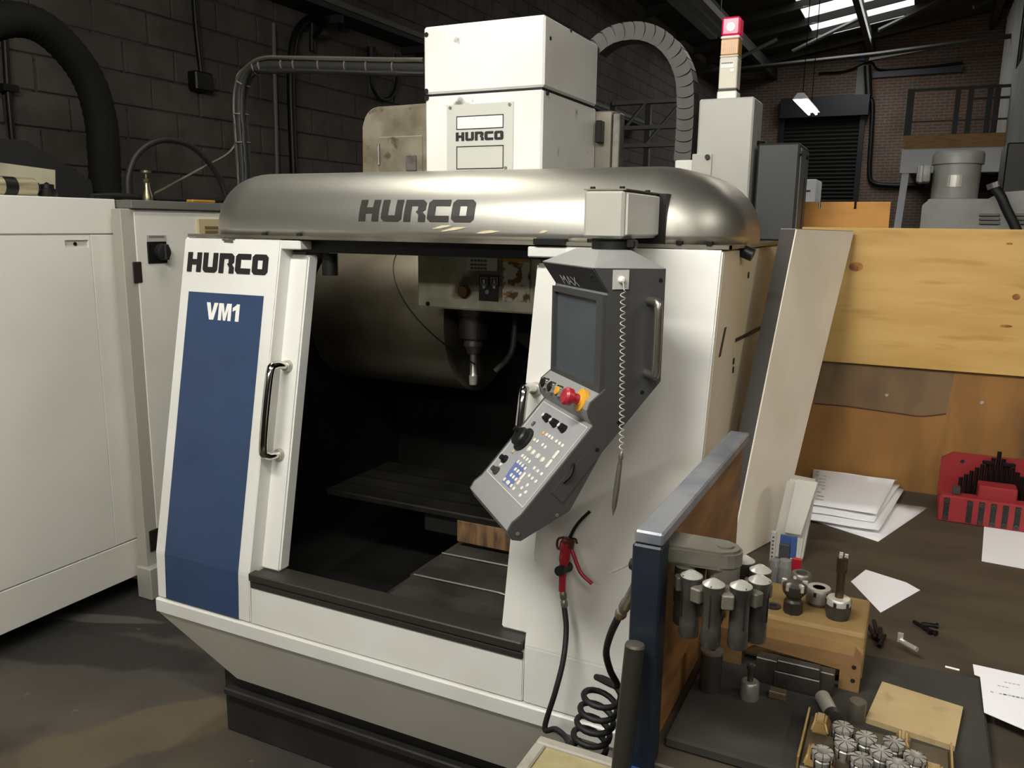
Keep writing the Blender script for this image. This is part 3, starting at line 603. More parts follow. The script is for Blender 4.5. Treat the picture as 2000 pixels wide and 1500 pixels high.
# nameplate on the lower cover
n0, n1, n2 = PY(873, 207, YH), PY(1003, 197, YH), PY(873, 345, YH)
zA, zB = (n0.z + n1.z) / 2, n2.z - 0.03
npz = box('nameplate', mat('nameplate_silver', '#c9c8bf', 0.4, 0.1), mc, n0.x, n1.x, YH - 0.001, YH + 0.003, zB, zA)
YN = YH - 0.0022
def outline(x0, x1, z0, z1, fillm=None):
    t_ = 0.0028
    bm = bmesh.new()
    abox(bm, x0, x1, YN, YN + 0.0008, z1 - t_, z1); abox(bm, x0, x1, YN, YN + 0.0008, z0, z0 + t_); abox(bm, x0, x0 + t_, YN, YN + 0.0008, z0, z1); abox(bm, x1 - t_, x1, YN, YN + 0.0008, z0, z1)
    fin('printed_border', bm, BLACKP, npz)
e0, e1 = PY(892, 254, YH), PY(984, 220, YH); outline(e0.x, e1.x, e0.z, e1.z - 0.004)
box('blank_field', WHITEP, npz, e0.x + 0.002, e1.x - 0.002, YN + 0.0006, YN + 0.001, e0.z + 0.002, e1.z - 0.006)
e0, e1 = PY(892, 331, YH), PY(984, 283, YH); outline(e0.x, e1.x, e0.z, e1.z)
g0, g1, g2 = PY(891, 276, YH), PY(984, 273, YH), PY(891, 259, YH)
logo('logo_lettering', npz, BLACKP, (g0.x, YN, g0.z), (1, 0, 0), (0, 0, 1), g1.x - g0.x, g2.z - g0.z, (0, -1, 0), 0.0006)
for u, v in ((880, 211), (996, 204), (988, 328)):
    c = PY(u, v, YH); cyl('rivet', STL, npz, (c.x, YN + 0.002, c.z), (c.x, YN - 0.002, c.z), 0.005, n=8)
# column rails behind the head
XQ = PX(1175, 270, HR)
box('column_casting', SHEET, mc, HR - 0.03, HR + 0.055, YHB + 0.01, YHB + 0.14, 1.5, PY(1190, 215, YHB).z, 0.004)
c0, c1 = PY(1191, 330, YHB + 0.02), PY(1203, 222, YHB + 0.02)
box('guide_rail', STL, mc, HR + 0.06, HR + 0.085, YHB + 0.0, YHB + 0.05, 1.5, c1.z, 0.003)
k0 = PY(1166, 280, YHB); k1 = PY(1176, 236, YHB); box('grease_block', BLACKM, mc, k0.x, k0.x + 0.022, YHB - 0.02, YHB + 0.02, k0.z, k1.z, 0.003)
# ------------------------------------------------------------------ inside: drum guard, head, spindle, table
i0, i1 = PY(832, 498, YH), PY(832, 598, YH)
zlow = PY(832, 600, YH - 0.02).z
hd = box('head_nose', WORN, mc, HL - 0.012, HR + 0.02, YH - 0.03, YHB, zlow, 1.66, 0.006)
YI = YH - 0.031
def onface(name, m, u0, v0, u1, v1, th=0.002, pr=hd, m2=None):
    a, b = PY(u0, v1, YI), PY(u1, v0, YI); return box(name, m, pr, a.x, b.x, YI - th, YI + 0.001, a.z, b.z)
k = onface('label_plate', BLACKP, 936, 538, 974, 587)
for u in (945, 965):
    a = PY(u, 556, YI - 0.003)
    bm = bmesh.new()
    for dx0, dx1, z0, z1 in ((-0.012, -0.01, 0, 0.022), (0.01, 0.012, 0, 0.022), (-0.012, 0.012, 0.02, 0.022), (-0.004, 0.004, -0.012, 0.016), (-0.008, 0.008, -0.003, 0.002)): abox(bm, a.x + dx0, a.x + dx1, YI - 0.0035, YI - 0.002, a.z + z0, a.z + z1)
    fin('pictogram', bm, LINEW, k)
c = PY(953, 570, YI); cyl('button', mat('grey_button', '#8a8a84', 0.4), k, (c.x, YI, c.z), (c.x, YI - 0.006, c.z), 0.007)
st = onface('warning_sticker', mat('torn_sticker', '#cfc9b4', 0.6, col2='#6b4a26', scale=26, lo=0.5, hi=0.56, col3='#a5803f', scale3=40, lo3=0.6, hi3=0.64), 982, 507, 1036, 588)
a, b = PY(983, 511, YI - 0.002), PY(1035, 505, YI - 0.002); box('sticker_band', mat('sticker_amber', '#c98f2c', 0.6), st, a.x, b.x, YI - 0.003, YI - 0.001, a.z, b.z)
st2 = onface('data_sticker', mat('pale_sticker', '#cfcab8', 0.6), 912, 500, 972, 527)
for v in (509, 517, 524):
    a, b = PY(920, v + 1.5, YI), PY(952, v - 1.5, YI); 
    for q in range(5):
        xx = a.x + (b.x - a.x) * q / 5; box('print_line', INK, st2, xx, xx + (b.x - a.x) * 0.16, YI - 0.0028, YI - 0.0018, a.z, b.z)
c = PY(908, 569, YI); lathe('drain_plug', mat('oily_brass', '#5b4326', 0.4, 0.6), hd, [(0.02, 0), (0.022, 0.012), (0.017, 0.02), (0.0, 0.02)], (c.x, YI + 0.002, c.z), (0, -1, 0))
c = PY(836, 593, YI); cyl('screw', BLACKM, hd, (c.x, YI + 0.002, c.z), (c.x, YI - 0.004, c.z), 0.007, n=8)
ss = PY(925, 610, 2.5); sx = ss.x
sp_ = lathe('spindle', mat('spindle_steel', '#8d8a82', 0.3, 0.9), mc, [(0.075, 0), (0.075, -0.01), (0.062, -0.02), (0.062, -0.05), (0.052, -0.055), (0.052, -0.13), (0.04, -0.138), (0.0, -0.138)], (sx, 2.5, zlow + 0.01))
zs_ = zlow + 0.01 - 0.138
lathe('tool_holder', STL, mc, [(0.033, 0), (0.035, -0.02), (0.028, -0.03), (0.022, -0.05), (0.0, -0.05)], (sx, 2.5, zs_))
lathe('end_mill', STLB, mc, [(0.012, 0), (0.012, -0.075), (0.016, -0.08), (0.014, -0.11), (0.0, -0.11)], (sx, 2.5, zs_ - 0.05), n=12)
tube('coolant_hose', mat('jointed_hose', '#3a3a38', 0.5), mc, [V((sx + 0.17, 2.48, zlow)), V((sx + 0.175, 2.47, zlow - 0.08)), V((sx + 0.17, 2.45, zlow - 0.16)), V((sx + 0.12, 2.44, zlow - 0.22))], 0.011, 8, 5)
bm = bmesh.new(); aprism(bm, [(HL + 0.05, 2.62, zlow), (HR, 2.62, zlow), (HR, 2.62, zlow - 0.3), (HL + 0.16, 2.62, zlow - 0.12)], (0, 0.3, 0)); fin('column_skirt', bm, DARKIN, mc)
# curved sheet guard of the tool drum, seen through the open doors
bm = bmesh.new(); alathe(bm, [(0.27, 0), (0.27, 0.58)], (-2.02, 2.68, 1.36), (1, 0, 0), 48); drum = fin('tool_drum_guard', bm, DRUMM, mc, smooth=40)
pth = []
for k in range(10):
    a = math.radians(20 + k * 11); pth.append(V((-1.72 + 0.012 * k * k * 0.4, 2.68 - 0.272 * math.sin(a), 1.36 + 0.272 * math.cos(a))))
tube('wire', BLACKM, drum, pth, 0.0022, 5, 3)
# table, saddle and stepped way covers
t0 = PY(840, 985, 2.15)
ztb = PY(838, 992, 2.14).z
tb = box('work_table', mat('dark_table_iron', '#34312c', 0.4, 0.6, col2='#262420', scale=8), mc, -1.75, -0.62, 2.14, 2.52, ztb - 0.022, ztb, 0.004)
for yy in (2.22, 2.31, 2.40): box('table_slot', BLACKM, tb, -1.75, -0.62, yy, yy + 0.016, ztb - 0.004, ztb + 0.0015)
vz = box('vice', STLD, mc, -0.98, -0.8, 2.2, 2.48, ztb, ztb + 0.055, 0.004)
for yy in (2.22, 2.40): box('vice_jaw', STL, vz, -0.98, -0.8, yy, yy + 0.04, ztb + 0.055, ztb + 0.09, 0.003)
sa, sb = PY(890, 1010, 2.14), PY(1010, 1090, 2.14)
box('saddle', RUST, mc, sa.x, -0.6, 2.145, 2.5, sb.z + 0.01, ztb - 0.023, 0.004)
box('saddle_end', DARKIN, mc, sa.x - 0.13, sa.x - 0.004, 2.16, 2.5, sb.z + 0.02, ztb - 0.023, 0.004)
for k, (y0, y1, zt2) in enumerate(((1.86, 1.99, 0.615), (1.98, 2.09, 0.655), (2.08, 2.18, 0.695))):
    bm = bmesh.new(); xl, xm, xr = -1.45 + 0.04 * k, -1.03 + 0.03 * k, -0.46
    for s in (0,):
        poly = [(xl, y0, zt2 - 0.10), (xl + 0.12, y0, zt2 - 0.005), (xm, y0, zt2), (xr, y0, zt2 - 0.05), (xr, y0, zt2 - 0.25), (xl, y0, zt2 - 0.25)]
        aprism(bm, poly, (0, y1 - y0 + 0.03, 0))
    seg = fin('way_cover', bm, WAY, mc)
    bm = bmesh.new(); atube(bm, [V((xl + 0.12, y0 - 0.001, zt2 - 0.004)), V((xm, y0 - 0.001, zt2)), V((xr, y0 - 0.001, zt2 - 0.05))], 0.0035, 5, 0); fin('wiper_edge', bm, mat('worn_edge', '#77736a', 0.45, 0.7), seg)
sw = PY(820, 692, 2.85); box('spray_bar', STL, mc, sw.x - 0.07, sw.x + 0.07, 2.9, 2.93, sw.z - 0.012, sw.z + 0.012, 0.004)
box('rear_deck', DKGREY, mc, XL + 0.03, XR - 0.02, 2.64, 3.1, 1.640, 1.6585)
# ------------------------------------------------------------------ arm that carries the pendant
YA = 1.656; a0, a1 = PY(1138, 465, YA), PY(1220, 371, YA)
arm = box('support_arm', GREYBOX, mc, a0.x, a1.x, YA, 2.08, a0.z, a1.z, 0.006)
bm = bmesh.new(); abox(bm, a1.x - 0.004, a1.x + 0.004, YA + 0.012, 1.985, a0.z + 0.006, a1.z - 0.004, 0.003); fin('arm_white_side', bm, WHITE, arm)  # right face of the arm set whiter than its front
box('arm_lid', SHEET, arm, a0.x - 0.001, a1.x + 0.002, YA + 0.002, 2.06, a1.z, a1.z + 0.003)
for yy in (YA + 0.02, YA + 0.2):
    for xx in (a0.x + 0.012, a1.x - 0.012): cyl('bolt', BLACKM, arm, (xx, yy, a1.z + 0.002), (xx, yy, a1.z + 0.008), 0.006, n=8)
box('arm_gap_black', BLACKM, hood, a0.x - 0.004, a1.x + 0.02, HY0 - 0.002, 2.0, HZ - 0.002, a1.z + 0.002)  # solid black box put in for the dark gap round the arm
# ------------------------------------------------------------------ control pendant (its own thing, hangs from the arm)
S = 0.86
wr = V((0.696, -0.718, 0)).normalized(); dp = V((0.718, 0.696, 0)).normalized()      # across (left to right) and depth (front to back)
PWID = 0.2924
P0 = V((-0.649 * S, 1.766 * S, 0))                                                       # right side plane reference
def pw(a, d, z): return P0 - wr * PWID + wr * a + dp * d + V((0, 0, z))                   # a: 0 left .. PWID right
Mp = Matrix.Translation(pw(PWID / 2, 0.05, 1.08)) @ Matrix.Rotation(math.atan2(wr.y, wr.x), 4, 'Z')
pe = thing('control_pendant', 'charcoal grey control pendant with screen, keypad and red stop button, hanging from arm', 'control panel', M=Mp)
def zS(z): return 1.7 - (1.7 - z) * S
prof = [(-0.008, 1.620), (0.025, 1.572), (0.026, 1.378), (0.014, 1.368), (-0.006, 1.352), (-0.012, 1.335), (-0.008, 1.318), (0.002, 1.303), (-0.150, 1.128), (-0.168, 1.115), (-0.178, 1.098), (-0.169, 1.079), (-0.150, 1.075), (-0.046, 1.128), (0.0215, 1.246), (0.148, 1.389), (0.148, 1.618)]
bm = bmesh.new(); aprism(bm, [pw(0.006, d, z) for d, z in prof], wr * (PWID - 0.012)); body = fin('housing', bm, PENDF, pe, smooth=30)
# dark side plates
for a0_ in (0.0, PWID - 0.007):
    pr = [(d, z) for d, z in prof]
    bm = bmesh.new(); aprism(bm, [pw(a0_, d, z) for d, z in pr], wr * 0.007); fin('side_plate', bm, PENDG, pe)
# hipped top
bm = bmesh.new()
lo4 = [pw(0, -0.008, 1.6202), pw(PWID, -0.008, 1.6202), pw(PWID, 0.148, 1.6182), pw(0, 0.148, 1.6182)]
hi4 = [pw(0.07, 0.045, 1.652), pw(0.195, 0.045, 1.652), pw(0.21, 0.11, 1.652), pw(0.06, 0.11, 1.652)]
ahex(bm, lo4 + hi4); fin('top_cover', bm, PENDF, pe)
# visor face is charcoal
bm = bmesh.new(); n_v = V((0, 0, 0)) - dp * 0.048 - V((0, 0, 0.033)); n_v.normalize()
aprism(bm, [pw(0.004, -0.008, 1.6195), pw(PWID - 0.004, -0.008, 1.6195), pw(PWID - 0.004, 0.0255, 1.5725), pw(0.004, 0.0255, 1.5725)], n_v * 0.002); vis = fin('visor', bm, PENDG, pe)
vt_ = (V((0, 0, 1)) * 0.048 - dp * 0.033).normalized()
t0 = PL(1104, 552, pw(0, -0.008, 1.6195), n_v)
words('lettering', vis, mat('silver_print', '#e2e1db', 0.4), 'MAX', t0 + n_v * 0.0024, wr, vt_, 0.024, n_v, bold=0.0, sx=1.25)
# screen in its bezel
sf = pw(0, 0.0262, 1.0); nsc = -dp
s1 = [PL(u, v, sf, nsc) for u, v in ((1090, 569), (1174, 585), (1171, 752), (1090, 718))]
av = [(p - pw(0, 0, 0)).dot(wr) for p in s1]; ax0, ax1 = (av[0] + av[3]) / 2, (av[1] + av[2]) / 2; sz1, sz0 = (s1[0].z + s1[1].z) / 2, (s1[2].z + s1[3].z) / 2
bm = bmesh.new()
for (a_, b_, z_, y_) in ((0.007, ax0, sz0 - 0.02, sz1 + 0.012), (ax1, PWID - 0.007, sz0 - 0.02, sz1 + 0.012), (ax0, ax1, sz1, sz1 + 0.012), (ax0, ax1, sz0 - 0.02, sz0)):
    aprism(bm, [pw(a_, 0.0265, z_), pw(b_, 0.0265, z_), pw(b_, 0.0265, y_), pw(a_, 0.0265, y_)], -dp * 0.012)
bez = fin('screen_bezel', bm, PENDG, pe)
bm = bmesh.new(); aprism(bm, [pw(ax0, 0.0255, sz0), pw(ax1, 0.0255, sz0), pw(ax1, 0.0255, sz1), pw(ax0, 0.0255, sz1)], -dp * 0.002); fin('screen', bm, SCREEN, pe)
# keypad membrane on the sloping face
kp0 = pw(PWID / 2, 0.002, 1.303); sl = (dp * (-0.152) + V((0, 0, -0.175))).normalized(); nk = sl.cross(wr).normalized()
if nk.z < 0: nk = -nk
def Z3(x, y): return 900 + x / 4.2857, 720 + y / 4.2857
def kpos(x, y): return PL(*Z3(x, y), kp0, nk)
ka, kb = 0.016, PWID - 0.016; l0_, l1_ = 0.008, 0.218
def kq(a, l): return pw(a, 0.002, 1.303) + sl * l
bm = bmesh.new(); aprism(bm, [kq(ka, l0_), kq(kb, l0_), kq(kb, l1_), kq(ka, l1_)], nk * 0.001); mem = fin('keypad', bm, PANELG, pe)
bm = bmesh.new(); e = 0.0018
for q in ((ka, kb, l0_, l0_ + e), (ka, kb, l1_ - e, l1_), (ka, ka + e, l0_, l1_), (kb - e, kb, l0_, l1_)):
    aprism(bm, [kq(q[0], q[2]) + nk * 0.0009, kq(q[1], q[2]) + nk * 0.0009, kq(q[1], q[3]) + nk * 0.0009, kq(q[0], q[3]) + nk * 0.0009], nk * 0.0006)
fin('border_line', bm, LINEW, mem)
Rk = Matrix((wr, -sl, nk)).transposed().to_4x4()
_km = {}
def key(x, y, m=KEYW, wd=0.009, ln=0.009, h=0.004, nm='key'):
    k = (m.name, wd, ln, h)
    if k not in _km:
        bm = bmesh.new(); abox(bm, -wd / 2, wd / 2, -ln / 2, ln / 2, 0, h, min(wd, ln) * 0.22); me = bpy.data.meshes.new('key'); bmesh.ops.recalc_face_normals(bm, faces=bm.faces); bm.to_mesh(me); bm.free(); me.materials.append(m); _km[k] = me
    o = bpy.data.objects.new(nm, _km[k]); COL.objects.link(o); o.parent = mem
    o.matrix_local = Matrix.Translation(kpos(x, y)) @ Rk; return o
key(695, 540, YEL)
for p in ((725, 558), (747, 571), (769, 587), (806, 612), (831, 631), (856, 650), (622, 600), (646, 612), (690, 643), (713, 662), (620, 838), (650, 862), (681, 887), (578, 900), (604, 924), (634, 950), (562, 980), (515, 1005), (548, 1040), (502, 1066)): key(*p)
for p in ((578, 675), (613, 704), (651, 736), (690, 766)): key(*p, wd=0.014, ln=0.013)
for p in ((800, 725), (742, 800)): key(*p, wd=0.011, ln=0.022)
bm = bmesh.new(); aprism(bm, [kpos(x, y) for x, y in ((478, 760), (560, 822), (412, 1005), (348, 945))], nk * 0.0014); fin('number_field', bm, mat('keypad_blue', '#5a6a99', 0.5), mem)
for p in ((520, 735), (540, 750), (560, 766), (581, 785), (485, 783), (504, 799), (523, 817), (545, 840), (463, 847), (483, 863), (503, 882), (428, 895), (447, 912), (467, 932), (372, 930), (428, 985), (449, 1008)): key(*p, wd=0.008, ln=0.009)
key(524, 905, wd=0.008, ln=0.02); key(487, 958, wd=0.008, ln=0.012); key(400, 958, wd=0.016, ln=0.010)
def knob(x, y, r_, h, m=BLACKM, cap=None):
    c = kpos(x, y); o = lathe('knob', m, mem, [(r_, 0), (r_ * 0.96, h * 0.4), (r_ * 0.62, h * 0.45), (r_ * 0.6, h), (0, h)], c, nk, 16)
    return c
for x, y in ((735, 425), (798, 468), (868, 512)):
    c = kpos(x, y); cyl('toggle', BLACKM, mem, c, c + nk * 0.014, 0.0105, 0.008)
    e1 = c + nk * 0.0145; acp = lathe('toggle_tip', LINEW, mem, [(0.0, 0), (0.0045, 0.001), (0.0045, 0.003), (0, 0.004)], e1 - wr * 0.004, nk, 10)
c = kpos(535, 600); lathe('jog_dial', BLACKM, mem, [(0.03, 0), (0.03, 0.006), (0.024, 0.008), (0.023, 0.02), (0.019, 0.024), (0.0, 0.024)], c, nk, 28)
c2 = c - wr * 0.012 - sl * 0.008; cyl('dial_grip', BLACKM, mem, c2 + nk * 0.023, c2 + nk * 0.034, 0.007, 0.006)
key(612, 465, BLACKM, 0.012, 0.012, 0.001, 'emblem')
key(445, 692, mat('key_beige', '#a8987a', 0.5), 0.013, 0.013)
knob(375, 765, 0.0105, 0.016); knob(305, 860, 0.0105, 0.016, mat('knob_dark_grey', '#3a3a38', 0.4))
key(345, 800, LINEW, 0.012, 0.012, 0.002, 'print_square')
# operator buttons on the bulge
ct = pw(0, -0.012, 1.338); nb = (-dp * 0.95 + V((0, 0, 0.30))).normalized()
def bpos(x, y): return PL(*Z3(x, y), ct, nb)
for x, y, m in ((712, 120, BLACKM), (768, 155, BLACKM), (830, 188, YEL)):
    c = bpos(x, y) - nb * 0.006; rg = lathe('push_button', CHROME, pe, [(0.0125, 0), (0.0125, 0.013), (0.0095, 0.013), (0.0, 0.0125)], c, nb, 18); cyl('button_cap', m, rg, c + nb * 0.012, c + nb * 0.016, 0.0095)
c = bpos(1000, 262) - nb * 0.008
es = lathe('emergency_stop', RED, pe, [(0.011, 0.008), (0.011, 0.026), (0.018, 0.03), (0.019, 0.042), (0.015, 0.047), (0.0, 0.048)], c, nb, 22)
lathe('stop_collar', YEL, es, [(0.024, 0), (0.024, 0.009), (0.014, 0.011), (0.013, 0.014), (0.0, 0.014)], c, nb, 22)
# side handle, pen holder plate, screws, vent and the swivel above
def sp3(u, v, off=0.0): return PL(u, v, pw(PWID, 0, 0), wr) + wr * off
h0, h1 = sp3(1268, 588), sp3(1266, 728)
h0 = pw(PWID, (h0 - pw(PWID, 0, 0)).dot(dp), h0.z); h1 = pw(PWID, (h0 - pw(PWID, 0, 0)).dot(dp), h1.z)
tube('side_handle', mat('satin_steel', '#9a988f', 0.3, 0.9), pe, [h0, h0 + wr * 0.028, h0 + wr * 0.04 - V((0, 0, 0.014)), h1 + wr * 0.04 + V((0, 0, 0.014)), h1 + wr * 0.028, h1], 0.0085, 12, 5)
c = sp3(1212, 546); pl = bmesh.new()
aprism(pl, [c - dp * 0.017 + V((0, 0, -0.019)), c + dp * 0.017 + V((0, 0, -0.019)), c + dp * 0.017 + V((0, 0, 0.019)), c - dp * 0.017 + V((0, 0, 0.019))], wr * 0.003); ppl = fin('cord_plate', pl, mat('pale_plate', '#b4b2a9', 0.4), pe)
lathe('cord_anchor', WHITEP, ppl, [(0.007, 0), (0.007, 0.006), (0.003, 0.010), (0.0, 0.010)], c + wr * 0.003, wr, 12)
for u, v in ((1290, 547), (1254, 766), (1208, 825), (1166, 878), (1088, 1007), (1011, 1043), (1156, 540)):
    q = sp3(u, v); lathe('screw', STL if v > 950 else BLACKM, pe, [(0.0045, 0), (0.004, 0.002), (0, 0.0025)], q - wr * 0.0005, wr, 8)
bm = bmesh.new(); aprism(bm, [sp3(u, v) for u, v in ((1142, 886), (1164, 898), (1098, 982), (1076, 962))], wr * 0.0015); fin('side_hatch', bm, mat('hatch_charcoal', '#3b3b3a', 0.5), pe)
tube('hatch_handle', BLACKM, pe, [sp3(1120, 905) + wr * 0.001, sp3(1113, 925) + wr * 0.006, sp3(1100, 942) + wr * 0.001], 0.0035, 6, 4)
sc = pw(0.135, 0.078, 0)
sc = V(((a0.x + a1.x) / 2 + 0.008, 1.655 + 0.047, 0))
lathe('swivel', BLACKM, pe, [(0.046, 1.648), (0.046, 1.668), (0.041, 1.669), (0.041, 1.672), (0.046, 1.673), (0.046, a0.z)], (sc.x, sc.y, 0), (0, 0, 1), 28)
box('swivel_lock', BLACKM, pe, sc.x + 0.038, sc.x + 0.058, sc.y - 0.03, sc.y - 0.005, 1.655, a0.z - 0.002, 0.003)
# coiled cord and stylus pen hanging from the plate
cp = thing('touch_pen', 'steel touch pen hanging on a thin coiled cord beside pendant', 'pen', tuple(c))
st_ = c + wr * 0.013; en = sp3(1206, 872) + wr * 0.02
pts = [c + wr * 0.010, st_ + V((0, 0, -0.006))]; nT, NS = 23, 23 * 10
for i in range(NS + 1):
    f = i / NS; a = f * nT * 2 * math.pi; b = (st_ + V((0, 0, -0.02))).lerp(en, f)
    pts.append(b + wr * (0.005 * math.cos(a)) + dp * (0.005 * math.sin(a)))
pts.append(en + V((0, 0, -0.012)))
tube('coiled_cord', mat('pale_cord', '#b5b2a8', 0.4), cp, pts, 0.0011, 5, 0)
e2 = PL(1197, 1005, en, (wr + dp * 0.0)); e2 = e2
dr = (e2 - en).normalized(); ln = (e2 - en).length
lathe('pen_body', mat('pen_steel', '#8f8c82', 0.35, 0.8), cp, [(0.0015, 0.0), (0.003, 0.004), (0.0055, 0.014), (0.0035, 0.02), (0.005, 0.03), (0.0062, ln * 0.6), (0.005, ln * 0.85), (0.0, ln)], en + V((0, 0, -0.004)), dr, 12)
# ------------------------------------------------------------------ chain, column boxes, beacon behind the hood
ch = thing('cable_chain', 'grey plastic cable chain arching from the head to the column box', 'cable chain', tuple(PY(1335, 312, 2.78)))
YC = 2.74
path = catmull([PY(u, v, YC) for u, v in ((1160, 92), (1188, 70), (1225, 60), (1262, 62), (1297, 80), (1322, 112), (1336, 155), (1338, 210), (1336, 262), (1332, 312))], 12)
# resample at equal spacing
tot = sum((b - a).length for a, b in zip(path, path[1:])); NL = 19; seg = tot / NL; res = [path[0]]; acc = 0
for a, b in zip(path, path[1:]):
    d = (b - a).length
    while acc + d >= seg * len(res) and len(res) <= NL: res.append(a.lerp(b, (seg * len(res) - acc) / max(d, 1e-9)))
    acc += d
for i in range(len(res) - 1):
    a, b = res[i], res[i + 1]; t_ = (b - a).normalized(); s_ = V((0, 1, 0)); n_ = t_.cross(s_).normalized(); hw = 0.028
    ln_ = (b - a).length; poly = []
    for k in range(7):
        an = -math.pi / 2 + math.pi * k / 6; poly.append(b + n_ * (hw * math.sin(an)) + t_ * (0.012 * math.cos(an)))
    for k in range(7):
        an = math.pi / 2 - math.pi * k / 6; poly.append(a + n_ * (hw * math.sin(an)) + t_ * (0.012 * math.cos(an) + 0.0028))
    bm = bmesh.new(); aprism(bm, [p + s_ * (0.0012 * (i % 2)) for p in poly], s_ * 0.006); lk = fin('link', bm, CONDG, ch)
    bm = bmesh.new(); aprism(bm, [p + s_ * 0.0075 for p in [a - n_ * hw * 0.96, b - n_ * hw * 0.96, b + n_ * hw * 0.96, a + n_ * hw * 0.96]], s_ * 0.07); fin('link_core', bm, CHAINS, lk)
cb0, cb1 = PY(1318, 320, 2.70), PY(1362, 312, 2.70)
box('end_bracket', WHITE, ch, cb0.x, cb1.x, 2.70, 2.84, 1.66, cb1.z, 0.004)
YB = 2.66
x0, x1 = PY(1363, 250, YB).x, PY(1470, 250, YB).x; zt2 = PY(1420, 191, YB).z; yb2 = x1 / (ray(1487, 260).x / ray(1487, 260).y)
cbx = thing('column_box', 'tall white steel box standing behind the hood under the beacon', 'cabinet', ((x0 + x1) / 2, YB + 0.1, 1.2))
box('body', mat('grey_white_enamel', '#a9a79f', 0.4, col2='#9f9d94', scale=3), cbx, x0, x1, YB, yb2, 1.66, zt2, 0.005)
q0, q1 = PY(1360, 345, YB), PY(1392, 300, YB); br = box('bracket_plate', GREYBOX, cbx, x0 - 0.012, q1.x, YB - 0.006, YB + 0.02, 1.68, q1.z, 0.002)
cc = PY(1383, 307, YB); cyl('bolt', BLACKM, br, (cc.x, YB - 0.006, cc.z), (cc.x, YB - 0.014, cc.z), 0.008, n=8)
YG = 2.70
gx0, gx1 = x1 + 0.012, PY(1558, 350, YG).x; gz = PY(1520, 279, YG).z; gy2 = gx1 / (ray(1579, 300).x / ray(1579, 300).y)
gc = thing('rear_cabinet', 'dark grey steel cabinet behind the right end of the stainless hood', 'cabinet', ((gx0 + gx1) / 2, YG + 0.2, 1.0))
box('body', DKGREY, gc, gx0, gx1, YG, gy2, 1.662, gz, 0.006)
sl0 = PX(1569, 310, gx1); box('side_door', mat('mid_grey_cabinet', '#565754', 0.5), gc, gx1 - 0.002, gx1 + 0.004, YG + 0.015, gy2 - 0.015, 1.67, gz - 0.015)
for u, v in ((1561, 300), (1573, 308)):
    q = PX(u, v, gx1); cyl('bolt', BLACKM, gc, (gx1 + 0.002, q.y, q.z), (gx1 + 0.009, q.y, q.z), 0.007, n=8)
box('door_slot', BLACKM, gc, gx1 + 0.0035, gx1 + 0.0055, gy2 - 0.09, gy2 - 0.08, gz - 0.36, gz - 0.1)
q = PY(1480, 272, YG + 0.04); lathe('knob', BLACKM, gc, [(0.012, 0), (0.014, 0.012), (0.0, 0.016)], (q.x + 0.005, YG + 0.06, gz), (0, 0, 1), 10)
# beacon
bx = (PY(1403, 185, YB + 0.1).x + PY(1441, 185, YB + 0.1).x) / 2; bw = (PY(1441, 185, YB + 0.1).x - PY(1403, 185, YB + 0.1).x) / 2; by = YB + 0.11
bz = lambda v: PY(1424, v, by - bw).z
be = thing('signal_beacon', 'square signal beacon with red and amber sections on the white box', 'beacon', (bx, by, zt2))
def seg_(n, m, v0, v1, k=1.0, bev=0.003): return box(n, m, be, bx - bw * k, bx + bw * k, by - bw * k, by + bw * k, bz(v0), bz(v1), bev)
box('base_block', WHITE, be, bx - bw, bx + bw, by - bw, by + bw, zt2, bz(177), 0.003)
seg_('gasket', BLACKM, 177, 173, 0.94, 0.0)
seg_('stem_block', mat('beacon_ivory', '#cfc9b8', 0.5), 173, 111, 0.92)
lb = box('label', WHITEP, be, bx - bw * 0.75, bx + bw * 0.55, by - bw * 0.925 - 0.001, by - bw * 0.9, bz(132), bz(120))
for k in range(7): box('print_line', INK, lb, bx - bw * 0.7 + k * bw * 0.17, bx - bw * 0.7 + k * bw * 0.17 + bw * 0.11, by - bw * 0.925 - 0.0016, by - bw * 0.9, bz(124), bz(121))
box('label', WHITEP, be, bx + bw * 0.2, bx + bw * 0.6, by - bw * 0.925 - 0.001, by - bw * 0.9, bz(140), bz(134))
seg_('band', WHITE, 111, 107, 0.96)
am = seg_('amber_lens', mat('amber_lens', '#b9822f', 0.3, spec=0.6), 107, 75, 0.9)
for k in range(9): xx = bx - bw * 0.85 + k * bw * 0.2; box('lens_rib', MATS['amber_lens'], am, xx, xx + bw * 0.07, by - bw * 0.93, by - bw * 0.88, bz(105), bz(77))
seg_('band', WHITE, 75, 69, 0.95)
rl = seg_('red_lens', mat('red_lens', '#c31845', 0.25, emit='#d2174a', es=0.35), 69, 32, 0.93, 0.006)
lathe('lit_lamp', mat('lamp_glow', '#ffffff', 0.4, emit='#fff0f2', es=2.0), rl, [(0.0, 0), (bw * 0.42, 0.001), (bw * 0.42, 0.002), (0.0, 0.003)], (bx, by - bw * 0.93, bz(52)), (0, -1, 0), 12)
